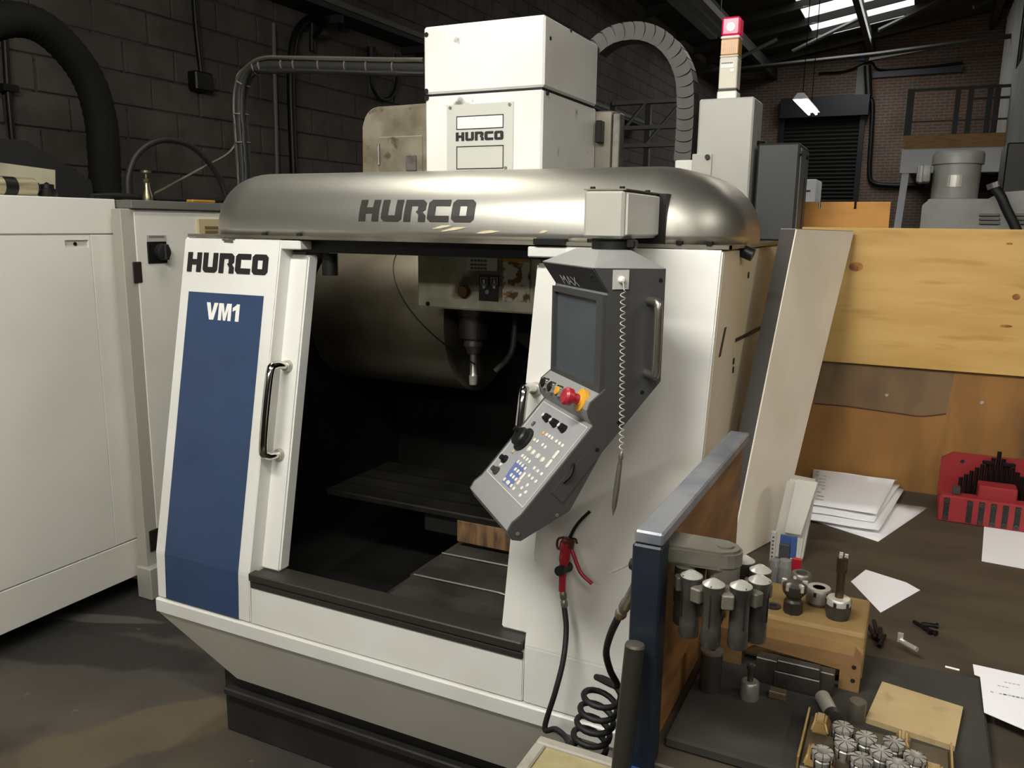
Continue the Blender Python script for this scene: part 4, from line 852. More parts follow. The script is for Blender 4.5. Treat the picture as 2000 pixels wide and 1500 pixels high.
# tool changer cover behind the hood
YTC = 2.66
tx0, tx1 = PY(705, 330, YTC).x, HL - 0.015; tz0, tz1 = 1.6595, PY(760, 207, YTC).z
tc = thing('tool_changer_cover', 'stained steel tool changer cover with hatch beside the white head', 'machine cover', ((tx0 + tx1) / 2, YTC, tz0))
bm = bmesh.new(); rr = 0.07; poly = [(tx0, YTC, tz0), (tx0 + 0.012, YTC, tz1 - rr)]
for k in range(7): a = math.pi - k * math.pi / 12; poly.append((tx0 + 0.012 + rr + rr * math.cos(a), YTC, tz1 - rr + rr * math.sin(a)))
poly += [(tx1, YTC, tz1 + 0.004), (tx1, YTC, tz0)]
aprism(bm, poly, (0, 0.34, 0)); bmesh.ops.bevel(bm, geom=[e_ for e_ in bm.edges if all(abs(v.co.y - YTC) < 1e-5 for v in e_.verts)], offset=0.005, segments=2, affect="EDGES"); fin("shell", bm, TOOLCOV, tc, smooth=40)
d0, d1 = PY(740, 338, YTC - 0.006), PY(824, 264, YTC - 0.006)
hz = box('hatch', TOOLCOV, tc, d0.x, d1.x, YTC - 0.006, YTC + 0.001, tz0 + 0.02, d1.z, 0.003)
hh = PY(742, 300, YTC - 0.006); cyl('hinge', STL, hz, (hh.x - 0.004, YTC - 0.008, hh.z - 0.04), (hh.x - 0.004, YTC - 0.008, hh.z + 0.035), 0.006, n=8)
k0 = PY(806, 308, YTC); box('latch', STL, hz, k0.x - 0.02, k0.x + 0.022, YTC - 0.02, YTC - 0.005, k0.z - 0.05, k0.z + 0.01, 0.004)
# ================================================================== LEFT NEIGHBOUR MACHINE, CABINET, DUCTS
XM = -3.09
lm = thing('white_machine', 'plain white machine enclosure with recessed door grip beside the rotary switch cabinet', 'machine tool', (-3.9, 1.2, 0))
box('body', LMACH, lm, -4.6, XM - 0.012, -0.6, 2.46, 0.09, 1.786, 0.004)
za_, zb_ = 1.640, 0.272
box('top_band', LMACH, lm, XM - 0.02, XM, -0.6, 2.462, za_ + 0.003, 1.787, 0.003)
slot = PX(150, 476, XM); ys0, ys1, zs0, zs1 = PX(127, 476, XM).y, PX(173, 476, XM).y, PX(150, 484, XM).z, PX(150, 469, XM).z
ysm = PX(196, 700, XM).y
bm = bmesh.new(); z0, z1 = zb_ + 0.003, za_ - 0.002
for (ya, yb, q0, q1) in ((-0.6, ys0, z0, z1), (ys1, ysm - 0.0015, z0, z1), (ys0, ys1, z0, zs0), (ys0, ys1, zs1, z1)): abox(bm, XM - 0.02, XM, ya, yb, q0, q1)
dd = fin('door', bm, LMACH, lm)
box('grip_recess', mat('recess_grey', '#c4c1b6', 0.5), dd, XM - 0.013, XM - 0.009, ys0 - 0.005, ys1 + 0.005, zs0 - 0.005, zs1 + 0.005)
cyl('grip_screw', BLACKM, dd, (XM - 0.011, ys0 + 0.05, (zs0 + zs1) / 2), (XM - 0.006, ys0 + 0.05, (zs0 + zs1) / 2), 0.008, n=10)
box('corner_post', LMACH, lm, XM - 0.02, XM, ysm + 0.0015, 2.462, z0, z1, 0.002)
box('lower_band', LMACH, lm, XM - 0.02, XM, -0.6, 2.455, 0.095, zb_ - 0.003, 0.003)
box('plinth', BASEM, lm, -4.5, XM - 0.25, -0.5, 2.36, 0, 0.09)
# things lying on its roof
zt3 = 1.787
def PR(u, v, x): return PX(u, v, x)
XS = -3.25
p0, p1 = PX(0, 380, XS), PX(107, 322, XS)
t = thing('pale_panel_box', 'pale slanted sheet metal box on the white machine roof', 'box', (XS, p1.y - 0.2, 1.765))
bm = bmesh.new(); aprism(bm, [(XS, 1.6, 1.7865), (XS, p1.y - 0.01, 1.7865), (XS, p1.y, PX(107, 332, XS).z), (XS, 1.6, PX(0, 318, XS).z + 0.03)], (-0.25, 0, 0)); fin('shell', bm, mat('pale_olive_paint', '#a9a58f', 0.5, col2='#8f8b72', scale=5), t)
XS2 = -3.17
q0, q1 = PX(-40, 366, XS2), PX(64, 364, XS2)
t = thing('filter_cartridge', 'ribbed silver filter cartridge lying on the white machine roof', 'filter', (XS2, (q0.y + q1.y) / 2, 1.787))
zc_ = 1.787 + 0.036
cyl('cartridge', mat('ribbed_silver', '#b9ae90', 0.4, 0.5, col2='#8f866c', scale=60, stretch=(0.1, 0.1, 1)), t, (XS2, q0.y, zc_), (XS2, q1.y, zc_), 0.036, n=24)
cyl('end_cap', BLACKM, t, (XS2, q1.y, zc_), (XS2, q1.y + 0.02, zc_), 0.02, n=14)
cyl('strap', BLACKM, t, (XS2, q0.y + 0.08, zc_), (XS2, q0.y + 0.13, zc_), 0.0365, n=24)
c = PX(92, 370, XS2); lathe('black_reel', BLACKM, t, [(0.03, 0), (0.036, 0.008), (0.036, 0.03), (0.026, 0.034), (0.026, 0.05), (0.012, 0.052), (0.0, 0.06)], (XS2, c.y, 1.787), (0, 0, 1), 20)
t = thing('black_cowl', 'black sloping cowl behind the pale box on the white machine', 'cover', (-3.8, 2.0, 1.765))
XV = -3.62
a, b, c_, d = PX(-10, 276, XV), PX(52, 274, XV), PX(178, 352, XV), PX(185, 392, XV)
bm = bmesh.new(); aprism(bm, [(XV, a.y - 0.5, 1.788), (XV, a.y - 0.5, a.z), b, c_, (XV, d.y, 1.788)], (-0.5, 0, 0)); fin('shell', bm, mat('matt_black', '#0e0e0d', 0.8), t)
# black extraction duct arching over
XD = -3.75
pts = [PX(u, v, XD) for u, v in ((-120, 120), (-50, 60), (20, 38), (80, 52), (135, 100), (175, 160), (196, 230), (203, 300), (206, 372))]; pts.append(V((XD, pts[-1].y, 1.7875)))
rp_ = []; P = catmull(pts, 8); P = [P[i] for i in range(len(P))]
bm = bmesh.new(); rad = [0.078 if i % 2 else 0.074 for i in range(len(P))]
atube(bm, P, rad, 20, 0); t = tag(fin('extraction_duct', bm, mat('black_duct', '#0d0d0c', 0.85, spec=0.2), None, smooth=30), 'thick black ribbed extraction duct arching above the white machine', 'duct')
# electrical cabinet with rotary isolator
XE = -3.015
ec = thing('electrical_cabinet', 'tall white electrical cabinet with black rotary switch', 'cabinet', (-3.3, 2.9, 0))
box('body', LMACH, ec, -3.75, XE - 0.01, 2.475, 3.45, 0.04, 1.748, 0.004)
box('plinth', BASEM, ec, -3.7, XE - 0.05, 2.5, 3.4, 0, 0.04)
box('corner_channel', mat('channel_grey', '#a9a69a', 0.45), ec, XE - 0.06, XE - 0.004, 2.425, 2.5, 0.02, 1.748, 0.003)
box('corner_foot', GREYBOX, ec, XE - 0.06, XE + 0.03, 2.41, 2.48, 0.0, 0.15, 0.004)
box('roof', mat('dark_roof_lid', '#6a6a63', 0.5), ec, -3.76, XE + 0.012, 2.47, 3.46, 1.749, 1.785, 0.003)
yd = 2.49
cd_ = box('door', LMACH, ec, XE - 0.014, XE, yd, 3.42, 0.08, 1.735, 0.003)
s0, s1 = PX(289, 515, XE), PX(327, 473, XE)
sw_ = box('switch_plate', BLACKM, cd_, XE - 0.001, XE + 0.006, s0.y, s1.y - 0.01, s0.z, PX(305, 472, XE).z, 0.002)
lbz0, lbz1 = PX(305, 470, XE).z, PX(305, 459, XE).z; lb = box('switch_label', mat('label_silver', '#a9a79d', 0.4), cd_, XE - 0.001, XE + 0.005, s0.y, s1.y - 0.01, lbz0 - 0.004, lbz1)
for k in range(9):
    y_ = s0.y + 0.012 + k * (s1.y - s0.y - 0.03) / 9; box('print_line', INK, lb, XE + 0.0045, XE + 0.0056, y_, y_ + 0.007, lbz1 - 0.012, lbz1 - 0.004)
cc = PX(312, 492, XE); lathe('rotary_handle', BLACKR, sw_, [(0.036, 0), (0.036, 0.025), (0.028, 0.03), (0.0, 0.03)], (XE + 0.005, cc.y, cc.z), (1, 0, 0), 20)
box('handle_grip', BLACKR, sw_, XE + 0.03, XE + 0.05, cc.y - 0.012, cc.y + 0.012, cc.z - 0.034, cc.z + 0.034, 0.004)
l0_, l1_ = PX(261, 553, XE), PX(273, 511, XE); box('door_lock', mat('dark_brown_lock', '#241c15', 0.5), cd_, XE - 0.001, XE + 0.004, l0_.y, l1_.y + 0.006, l0_.z, l1_.z, 0.003)
l0_ = PX(299, 1055, XE); box('door_lock', mat('dark_brown_lock', '#241c15', 0.5), cd_, XE - 0.001, XE + 0.004, l0_.y - 0.02, l0_.y + 0.06, l0_.z - 0.05, l0_.z + 0.05, 0.003)
v0, v1 = PX(386, 470, XE), PX(440, 428, XE)
vg = box('vent_grille', mat('cream_grille', '#b9ab82', 0.5), cd_, XE - 0.001, XE + 0.012, v0.y, v1.y, v0.z - 0.05, v1.z, 0.002)
for k in range(6): box('grille_slat', mat('grille_brown', '#6e5f42', 0.6), vg, XE + 0.011, XE + 0.016, v0.y + 0.035, v1.y - 0.01, v1.z - 0.045 - k * 0.02, v1.z - 0.034 - k * 0.02)
# oddments on the cabinet roof
ZR = 1.785
XQ_ = -3.05
c = PX(288, 384, XQ_); lathe_ = thing('brass_nozzle', 'brass valve fitting standing on the cabinet roof', 'valve', (XQ_, c.y, ZR))
lathe('body', BRASSM, lathe_, [(0.022, 0), (0.022, 0.02), (0.014, 0.05), (0.012, 0.075), (0.016, 0.08), (0.016, 0.09), (0.01, 0.095), (0.0, 0.097)], (XQ_, c.y, ZR), (0, 0, 1), 14)
lathe('hand_wheel', BRASSM, lathe_, [(0.006, 0.09), (0.006, 0.115), (0.022, 0.118), (0.022, 0.128), (0.0, 0.13)], (XQ_, c.y, ZR), (0, 0, 1), 12)
XH = -3.12
tag(tube('arched_cable', mat('arched_black', '#1a1917', 0.6), None, [PX(u, v, XH) for u, v in ((251, 384), (250, 350), (262, 310), (290, 283), (328, 273), (372, 285), (408, 317), (432, 355), (444, 392))], 0.014, 8, 6), 'dark cable arching over the electrical cabinet roof', 'cable')
tag(tube('slack_cable', BLACKR, None, [V((XH + 0.02, PX(u, 380, XH + 0.02).y, ZR + 0.012 + dz)) for u, dz in ((180, 0), (230, 0.006), (300, 0.0), (350, 0.0), (400, -0.0), (430, 0.006), (470, 0.03))], 0.011, 8, 6), 'slack black cable lying along the electrical cabinet roof', 'cable')
tag(tube('clear_airline', mat('dull_airline', '#6d675b', 0.35), None, [PX(u, v, XH - 0.1) for u, v in ((302, 378), (345, 355), (400, 325), (445, 300), (466, 270), (470, 240), (463, 190), (463, 150), (480, 130))], 0.006, 6, 6), 'thin pale air line curving up from the cabinet roof', 'cable')
yv = PX(365, 386, XH).y; tag(box('orange_tag', mat('orange_tag_paint', '#b9862e', 0.5), None, XH + 0.07, XH + 0.11, yv - 0.07, yv + 0.07, ZR, ZR + 0.012, 0.003), 'small orange strip lying on the electrical cabinet roof', 'strip')
# cable bundle from the wall side up and across to the head
cbn = thing('cable_bundle', 'tied dark cable bundle rising and running across to the white head', 'cable', tuple(PY(479, 345, 3.0)))
PB = [PY(u, v, 3.0) for u, v in ((480, 400), (479, 345), (475, 280), (471, 215), (474, 170), (488, 140), (520, 127), (580, 126), (680, 128), (760, 130), (835, 131))]
tube('main_cable', mat('dark_cable', '#2b2a27', 0.5), cbn, PB, 0.030, 10, 6)
tube('side_cable', mat('dull_cable', '#45423b', 0.45), cbn, [p + V((0.0, -0.03, 0.022)) if i > 5 else p + V((-0.022, -0.02, 0)) for i, p in enumerate(PB)], 0.010, 6, 6)
tube('side_cable', BLACKR, cbn, [p + V((0, -0.02, -0.03)) if i > 5 else p + V((0.026, -0.02, 0)) for i, p in enumerate(PB)], 0.012, 6, 6)
Pc = catmull(PB, 6)
for i in (12, 17, 25, 33, 35, 40, 42, 45, 48, 51, 55):
    a, b = Pc[i], Pc[i + 1]; bm = bmesh.new(); alathe(bm, [(0.036, 0), (0.036, 0.005)], a, b - a, 12, True); fin('cable_tie', bm, mat('tie_pale', '#6b675d', 0.5), cbn, smooth=40)
# ================================================================== WORKBENCH
ZB = 0.9; ZMt = 0.92
XP = -0.30                      # inner face of the side panel
YBK = 2.75
wbn = thing('workbench', 'wooden workbench with plywood back panels and blue steel corner frame', 'workbench', (0.5, 1.9, 0))
box('bench_top', BENCHM, wbn, XP - 0.018, 1.9, 1.10, YBK, ZB - 0.045, ZB, 0.003)
box('top_filler', BENCHM, wbn, -0.392, XP - 0.019, 1.765, YBK, ZB - 0.045, ZB, 0.003)
box('side_board', SIDEPLY, wbn, XP - 0.018, XP, 1.115, 1.745, ZB, 1.25)
tp0, tp1 = 1.27, 1.085
bm = bmesh.new(); abox(bm, XP - 0.03, XP + 0.012, tp1, 1.75, 1.252, 1.272, 0.003); fin('top_rail', bm, BLUEG, wbn)
bm = bmesh.new(); abox(bm, XP - 0.032, XP + 0.012, tp1 - 0.002, tp1 + 0.04, 0.0, 1.2515, 0.003); fin('corner_post', bm, BLUEP, wbn)
box('front_rail', BLUEP, wbn, XP + 0.012, 1.9, 1.06, 1.10, ZB - 0.09, ZB - 0.045, 0.003)
q = PZ(1262, 1492, ZB); box('blue_bracket', mat('bright_blue_paint', '#33558f', 0.4), wbn, XP - 0.03, XP + 0.05, 1.045, 1.085, 0.86, 0.898, 0.003)
for x, y in ((1.84, 1.12), (1.84, 2.68), (-0.37, 2.68)): box('leg', BLUEP, wbn, x, x + 0.05, y, y + 0.05, 0, ZB - 0.045)
# back: brown lower sheet, pale upper sheet fixed over it
zt4 = 1.706; zsm = PY(1620, 705, YBK).z; 
def bx_(u, v): return PY(u, v, YBK).x
lowb = box('back_sheet', PLYB, wbn, -0.335, 1.9, YBK, YBK + 0.018, ZB, zsm + 0.06)
upb = box('back_sheet', PLY, wbn, -0.335, 1.9, YBK - 0.014, YBK - 0.0005, zsm, zt4, 0.001)
a, b = bx_(1600, 780), bx_(1850, 790)
bm = bmesh.new(); za = PY(1600, 795, YBK).z; pts = []
top = [(bx_(1590, 720), zsm - 0.004), (bx_(1862, 745), zsm - 0.004)]; bot = [PY(u, v, YBK) for u, v in ((1858, 760), (1848, 808), (1800, 813), (1760, 808), (1700, 800), (1650, 793), (1590, 788))]
aprism(bm, [(x, YBK - 0.0006, z) for x, z in top] + [(p.x, YBK - 0.0006, p.z) for p in bot], (0, 0.001, 0)); stn = fin('water_stain', bm, PLYGREY, lowb)
bm = bmesh.new(); atube(bm, [V((p.x, YBK - 0.0005, p.z)) for p in bot[1:]], 0.0022, 5, 4); fin('stain_edge', bm, mat('stain_maroon', '#4a2418', 0.7), lowb)
for u, v in ((1732, 772), (1918, 787)):
    p = PY(u, v, YBK); lathe('screw', STLB, lowb, [(0.006, 0), (0.004, 0.003), (0, 0.003)], (p.x, YBK, p.z), (0, -1, 0), 8)
KNOT = mat('plywood_knot', '#7a4a22', 0.6, col2='#a5702f', scale=40)
for u, v, rx, rz_ in ((1672, 521, 0.02, 0.014), (1985, 580, 0.010, 0.009), (1972, 476, 0.008, 0.003), (1965, 637, 0.016, 0.004)):
    p = PY(u, v, YBK - 0.014); bm = bmesh.new(); aprism(bm, [(p.x + rx * math.cos(k * math.pi / 8), YBK - 0.0145, p.z + rz_ * math.sin(k * math.pi / 8)) for k in range(16)], (0, 0.001, 0)); fin('knot', bm, KNOT, upb)
# second plywood sheet with two notches, standing behind the back
p0, p1 = PY(1566, 393, 2.95), PY(1740, 394, 2.95)
pp = thing('notched_plywood', 'orange plywood sheet with two notches standing behind the bench back', 'plywood sheet', ((p0.x + p1.x) / 2, 2.95, 0))
zt5 = p1.z; n1, n2 = PY(1601, 395, 2.95).x, PY(1671, 395, 2.95).x; zn = PY(1601, 408, 2.95).z
bm = bmesh.new(); aprism(bm, [(p0.x, 2.95, 0), (p1.x, 2.95, 0), (p1.x, 2.95, zt5), (n2 + 0.004, 2.95, zt5), (n2 + 0.004, 2.95, zn), (n2 - 0.004, 2.95, zn), (n2 - 0.004, 2.95, zt5), (n1 + 0.004, 2.95, zt5), (n1 + 0.004, 2.95, zn), (n1 - 0.004, 2.95, zn), (n1 - 0.004, 2.95, zt5), (p0.x, 2.95, zt5)], (0, 0.018, 0)); fin('sheet', bm, mat('orange_plywood', '#b98236', 0.6, col2='#a06d29', scale=4, stretch=(1, 1, 5)), pp)
# white laminated board leaning in the corner
lbd = thing('leaning_board', 'white laminated board with dark edge leaning in the bench corner', 'board', (-0.3, 2.1, ZB))
b1_, b2_ = PZ(1424, 1100, ZB + 0.002), PZ(1530, 1000, ZB + 0.002); t1_ = PY(1555, 448, 2.36); t2_ = PY(1667, 452, 2.715); q_ = PL(1550, 930, b1_, (t2_ - b1_).cross(t1_ - b1_)); b2_ = t2_ + (q_ - t2_) * ((t2_.z - ZB - 0.002) / (t2_.z - q_.z))
th = 0.040
t0_, b0_ = PY(1525, 448, 2.36), b1_ - V((th, 0, 0)); t3_, b3_ = t2_ - V((th, 0, 0)), b2_ - V((th, 0, 0)); t0_ = t1_ - V((th, 0, 0))
eps = V((0.0015, 0, 0))
bm = bmesh.new(); ahex(bm, [b0_, b1_ - eps, b2_ - eps, b3_, t0_, t1_ - eps, t2_ - eps, t3_]); fin('core', bm, LAME, lbd)
bm = bmesh.new(); ahex(bm, [b1_ - eps, b1_ + eps, b2_ + eps, b2_ - eps, t1_ - eps, t1_ + eps, t2_ + eps, t2_ - eps]); fin('laminate_face', bm, LAMW, lbd)
bm = bmesh.new(); zz = V((0, 0, 0.002)); ahex(bm, [t0_, t1_, t2_, t3_, t0_ + zz, t1_ + zz, t2_ + zz, t3_ + zz]); fin('top_edge', bm, mat('edge_grey', '#8f8a7d', 0.6), lbd)
# frosted plastic box behind the collets
p = [PZ(1508, 1100, ZB), PZ(1568, 1095, ZB)]; w0 = PY(1540, 933, 2.2)
fb_ = thing('plastic_case', 'frosted grey plastic case standing upright against the leaning board', 'case', tuple(p[0]))
y0_ = 2.0; xa, xb = PY(1503, 1085, y0_).x, PY(1567, 1085, y0_).x; ztc = PY(1560, 938, y0_ + 0.06).z; xta, xtb = PY(1538, 935, y0_ + 0.06).x, PY(1594, 945, y0_ + 0.06).x
bm = bmesh.new(); ahex(bm, [(xa, y0_, ZB), (xb, y0_, ZB), (xb, y0_ + 0.05, ZB), (xa, y0_ + 0.05, ZB), (xta, y0_ + 0.06, ztc), (xtb, y0_ + 0.06, ztc - 0.004), (xtb, y0_ + 0.11, ztc - 0.004), (xta, y0_ + 0.11, ztc)]); bmesh.ops.bevel(bm, geom=list(bm.edges), offset=0.006, segments=2, affect='EDGES'); fin('shell', bm, PLAST, fb_)
a_, b_, c_, d_2 = V((xa + 0.03, y0_ + 0.012, ZB + 0.07)), V((xb - 0.008, y0_ + 0.012, ZB + 0.07)), V((xb + 0.018, y0_ + 0.037, ZB + 0.2)), V((xa + 0.045, y0_ + 0.037, ZB + 0.2))
bm = bmesh.new(); aprism(bm, [a_, b_, c_, d_2], V((0, -0.006, 0))); fin('label', bm, mat('pale_insert', '#c4c2b8', 0.5), fb_)
# dark mat on which the tooling stands
mr, mbk = PZ(1915, 1310, ZMt), PZ(1915, 1310, ZMt)
tag(box('bench_mat', MATM, None, XP + 0.014, mr.x, 1.145, mr.y - 0.03, ZB, ZMt, 0.004), 'dark grey slab covering the near left end of the bench', 'slab')
# wooden rack block with recessed front
rk = thing('rack_block', 'worn wooden block rack holding collet chucks on the dark slab', 'tool rack', (-0.135, 1.51, ZMt))
bm = bmesh.new(); abox(bm, -0.262, -0.02, 1.455, 1.612, ZMt, 1.008, 0.006, seg=2); fin('block', bm, BLOCKW, rk)
bm = bmesh.new(); aprism(bm, [(-0.262, 1.415, 0.985), (-0.035, 1.415, 0.985), (-0.022, 1.415, 0.97), (-0.022, 1.415, ZMt), (-0.055, 1.415, ZMt), (-0.055, 1.415, 0.955), (-0.20, 1.415, 0.965), (-0.22, 1.415, 0.95), (-0.22, 1.415, ZMt), (-0.262, 1.415, ZMt)], (0, 0.041, 0)); fin('front_arch', bm, mat('rack_wood_shaded_front', '#7d5f3a', 0.65, col2='#684d2c', scale=6, stretch=(1, 1, 4)), rk)  # same wood, darkened for the shade on the front face
for z in (0.94, 0.965): cyl('nail_hole', BLACKP, rk, (-0.033, 1.416, z), (-0.033, 1.4145, z), 0.004, n=8)
ZK2 = 1.008
# ---- turned tooling
def holder(name, label, x, y, z, prof, m, slots=0, mslot=STLD, group=None, top=None, n=22, axis=(0, 0, 1)):
    t = thing(name, label, 'tool holder', (x, y, z), group)
    b = lathe('body', m, t, prof, (x, y, z), axis, n)
    if slots:
        R_ = max(p[0] for p in prof); h = [p[1] for p in prof if p[0] == R_]; 
        for k in range(slots):
            a = 2 * math.pi * (k + 0.3) / slots
            M = Matrix.Translation(V((x, y, z))) @ Matrix.Rotation(a, 4, 'Z'); bm = bmesh.new(); abox(bm, R_ - 0.003, R_ + 0.0008, -0.0025, 0.0025, max(h) - 0.008, max(h) + 0.0006, 0, M); fin('spanner_slot', bm, BLACKP, t)
    return t
# collet chuck carrying an upright end mill
c = PZ(1635, 1205, ZK2)
t = holder('mill_chuck', 'round collet chuck with a tall end mill standing on the wooden rack', c.x, c.y, ZK2, [(0.017, 0), (0.019, 0.004), (0.019, 0.012), (0.0215, 0.014), (0.0215, 0.034), (0.019, 0.038), (0.012, 0.039), (0.0, 0.039)], STLB, 6)
lathe('dark_band', STLD, t, [(0.0195, 0.0), (0.0222, 0.013), (0.0222, 0.026), (0.0, 0.026)], (c.x, c.y, ZK2), (0, 0, 1), 22)
em = lathe('end_mill', mat('brown_mill', '#5a4a38', 0.35, 0.8), t, [(0.0075, 0.03), (0.0075, 0.085), (0.0095, 0.088), (0.0095, 0.115), (0.006, 0.117), (0.0, 0.115)], (c.x, c.y, ZK2), (0, 0, 1), 14)
for k in range(3):
    a = k * 2.1; box('cutting_tip', STLB, t, c.x + 0.006 * math.cos(a) - 0.003, c.x + 0.006 * math.cos(a) + 0.003, c.y + 0.006 * math.sin(a) - 0.002, c.y + 0.006 * math.sin(a) + 0.002, ZK2 + 0.113, ZK2 + 0.122)
# empty chuck with slotted nut
c = PZ(1597, 1180, ZK2)
t = holder('empty_chuck', 'open collet chuck with slotted nut beside the mill chuck', c.x, c.y, ZK2, [(0.016, 0), (0.018, 0.004), (0.0225, 0.008), (0.0225, 0.03), (0.02, 0.034), (0.011, 0.034), (0.0105, 0.02), (0.0, 0.02)], STL, 6)
lathe('nut_face', STLB, t, [(0.0205, 0.0335), (0.0205, 0.0346), (0.0115, 0.0346), (0.0112, 0.0335)], (c.x, c.y, ZK2), (0, 0, 1), 22)
c = PZ(1562, 1150, ZK2)
t = holder('ring_chuck', 'dull steel ring nut standing behind the hexagonal holder', c.x, c.y + 0.01, ZK2, [(0.016, 0), (0.02, 0.004), (0.02, 0.026), (0.017, 0.03), (0.011, 0.03), (0.011, 0.012), (0.0, 0.012)], STL, 0)
# hexagonal bodied insert cutter
c = PZ(1548, 1195, ZK2)
t = thing('insert_cutter', 'dark indexable face cutter with bright inserts on the wooden rack', 'cutter', (c.x, c.y, ZK2))
lathe('shank', STLD, t, [(0.017, 0), (0.017, 0.022), (0.013, 0.026), (0.013, 0.032)], (c.x, c.y, ZK2), (0, 0, 1), 8)
lathe('cutter_head', STLD, t, [(0.013, 0.03), (0.021, 0.04), (0.022, 0.054), (0.016, 0.058), (0.0, 0.056)], (c.x, c.y, ZK2), (0, 0, 1), 10)
for k in range(5):
    a = k * 2 * math.pi / 5 - 0.8; M = Matrix.Translation(V((c.x, c.y, ZK2))) @ Matrix.Rotation(a, 4, 'Z'); bm = bmesh.new(); abox(bm, 0.014, 0.0235, -0.003, 0.003, 0.046, 0.061, 0.001, M); fin('insert', bm, STLB, t)
c = PZ(1510, 1185, ZK2); tag(lathe('flat_washer', STLD, None, [(0.014, 0), (0.014, 0.003), (0.006, 0.0035), (0.006, 0.0005)], (c.x, c.y, ZK2), (0, 0, 1), 18), 'dark washer lying on the wooden rack behind the hanging collets', 'washer')
# ---- cast arm with a ring of hanging collets
AX = V((-0.214, 1.155, 0)); zarm = 1.243
ar = thing('collet_carousel', 'grey cast arm with round boss carrying the ring of long collets', 'tool rack', (XP, 1.17, 1.2))
bm = bmesh.new(); poly = [(XP, 1.185, zarm - 0.028), (AX.x, AX.y + 0.026, zarm - 0.028)]
for k in range(9): a = math.pi / 2 - k * math.pi / 8; poly.append((AX.x + 0.026 * math.cos(a), AX.y + 0.026 * math.sin(a), zarm - 0.028))
poly += [(XP, 1.118, zarm - 0.028)]
aprism(bm, poly, (0, 0, 0.028)); bmesh.ops.bevel(bm, geom=[e_ for e_ in bm.edges if abs(e_.verts[0].co.z - e_.verts[1].co.z) < 1e-6], offset=0.004, segments=2, affect='EDGES'); fin('arm', bm, CAST, ar)
lathe('boss', CAST, ar, [(0.024, zarm - 0.075), (0.024, zarm - 0.026)], (AX.x, AX.y, 0), (0, 0, 1), 20)
lathe('boss_cap', CAST, ar, [(0.012, zarm), (0.012, zarm + 0.003), (0.0, zarm + 0.004)], (AX.x, AX.y, 0), (0, 0, 1), 16)
lathe('hub_plate', STLD, ar, [(0.04, zarm - 0.075), (0.04, zarm - 0.068), (0.0, zarm - 0.068)], (AX.x, AX.y, 0), (0, 0, 1), 24)
ztc2 = 1.206
for k in range(9):
    a = math.radians(-172 + k * 40); 
    x, y = AX.x + 0.055 * math.cos(a), AX.y + 0.055 * math.sin(a)
    if x < XP + 0.018: x = XP + 0.018
    pos = ['nearest the plywood side board', 'second from the side board', 'third from the side board', 'fourth from the side board', 'fifth from the side board', 'at the outer end of the ring', 'behind the boss, outer', 'behind the boss, middle', 'behind the boss, by the board'][k]
    t = thing('long_collet', 'long split steel collet in the ring, ' + pos, 'collet', (x, y, ztc2 - 0.1), 'collets hanging in the ring')
    lathe('shank', mat('collet_shank', '#5a5750', 0.35, 0.65, col2='#48453f', scale=25), t, [(0.0135, ztc2 - 0.092), (0.0145, ztc2 - 0.089), (0.0145, ztc2 - 0.068), (0.0138, ztc2 - 0.066), (0.0138, ztc2 - 0.025), (0.0155, ztc2 - 0.01), (0.016, ztc2)], (x, y, 0), (0, 0, 1), 18)
    lathe('cone', STLB, t, [(0.016, ztc2), (0.0158, ztc2 + 0.001), (0.005, ztc2 + 0.008), (0.003, ztc2 + 0.008), (0.0025, ztc2 + 0.005), (0.0, ztc2 + 0.005)], (x, y, 0), (0, 0, 1), 18)  # overhead glint put into the cone's brighter steel colour
    M = Matrix.Translation(V((x, y, 0))) @ Matrix.Rotation(a, 4, 'Z'); bm = bmesh.new(); abox(bm, 0.003, 0.0153, -0.0007, 0.0007, ztc2 - 0.06, ztc2 + 0.0025, 0, M); fin('split', bm, BLACKP, t)
    a2 = a + math.radians(20); M = Matrix.Translation(V((AX.x, AX.y, 0))) @ Matrix.Rotation(a2, 4, 'Z')
    if 0 < k < 5 or k == 0: bm = bmesh.new(); abox(bm, 0.03, 0.07, -0.0085, 0.0085, ztc2 - 0.03, ztc2 - 0.008, 0.002, M); fin('clip_block', bm, CAST, ar)
# ---- loose tooling on the slab
c = PZ(1386, 1345, ZMt); 
t = thing('steel_sleeve', 'tall dark steel sleeve with centre hole by plywood side board', 'sleeve', (c.x, c.y, ZMt)); zts = PY(1386, 1270, c.y).z
lathe('tube', mat('sleeve_steel', '#55524b', 0.4, 0.7), t, [(0.0185, ZMt), (0.0185, zts)], (c.x, c.y, 0), (0, 0, 1), 22); lathe('rim', mat('dull_ground_steel', '#7c786d', 0.5, 0.6), t, [(0.0195, zts - 0.001), (0.0195, zts + 0.003), (0.006, zts + 0.003), (0.005, zts - 0.001)], (c.x, c.y, 0), (0, 0, 1), 22)
lathe('bore', BLACKP, t, [(0.0055, zts + 0.0002), (0.0, zts + 0.0012)], (c.x, c.y, 0), (0, 0, 1), 12)
c = PZ(1463, 1362, ZMt)
t = thing('stub_holder', 'short steel stub holder with dark threaded stem on the slab', 'tool holder', (c.x, c.y, ZMt))
lathe('base', STL, t, [(0.0155, 0), (0.0155, 0.028), (0.013, 0.031), (0.006, 0.031)], (c.x, c.y, ZMt), (0, 0, 1), 20); lathe('stem', STLD, t, [(0.005, 0.03), (0.005, 0.05), (0.0075, 0.053), (0.0075, 0.06), (0.003, 0.061), (0.0, 0.058)], (c.x, c.y, ZMt), (0, 0, 1), 12)
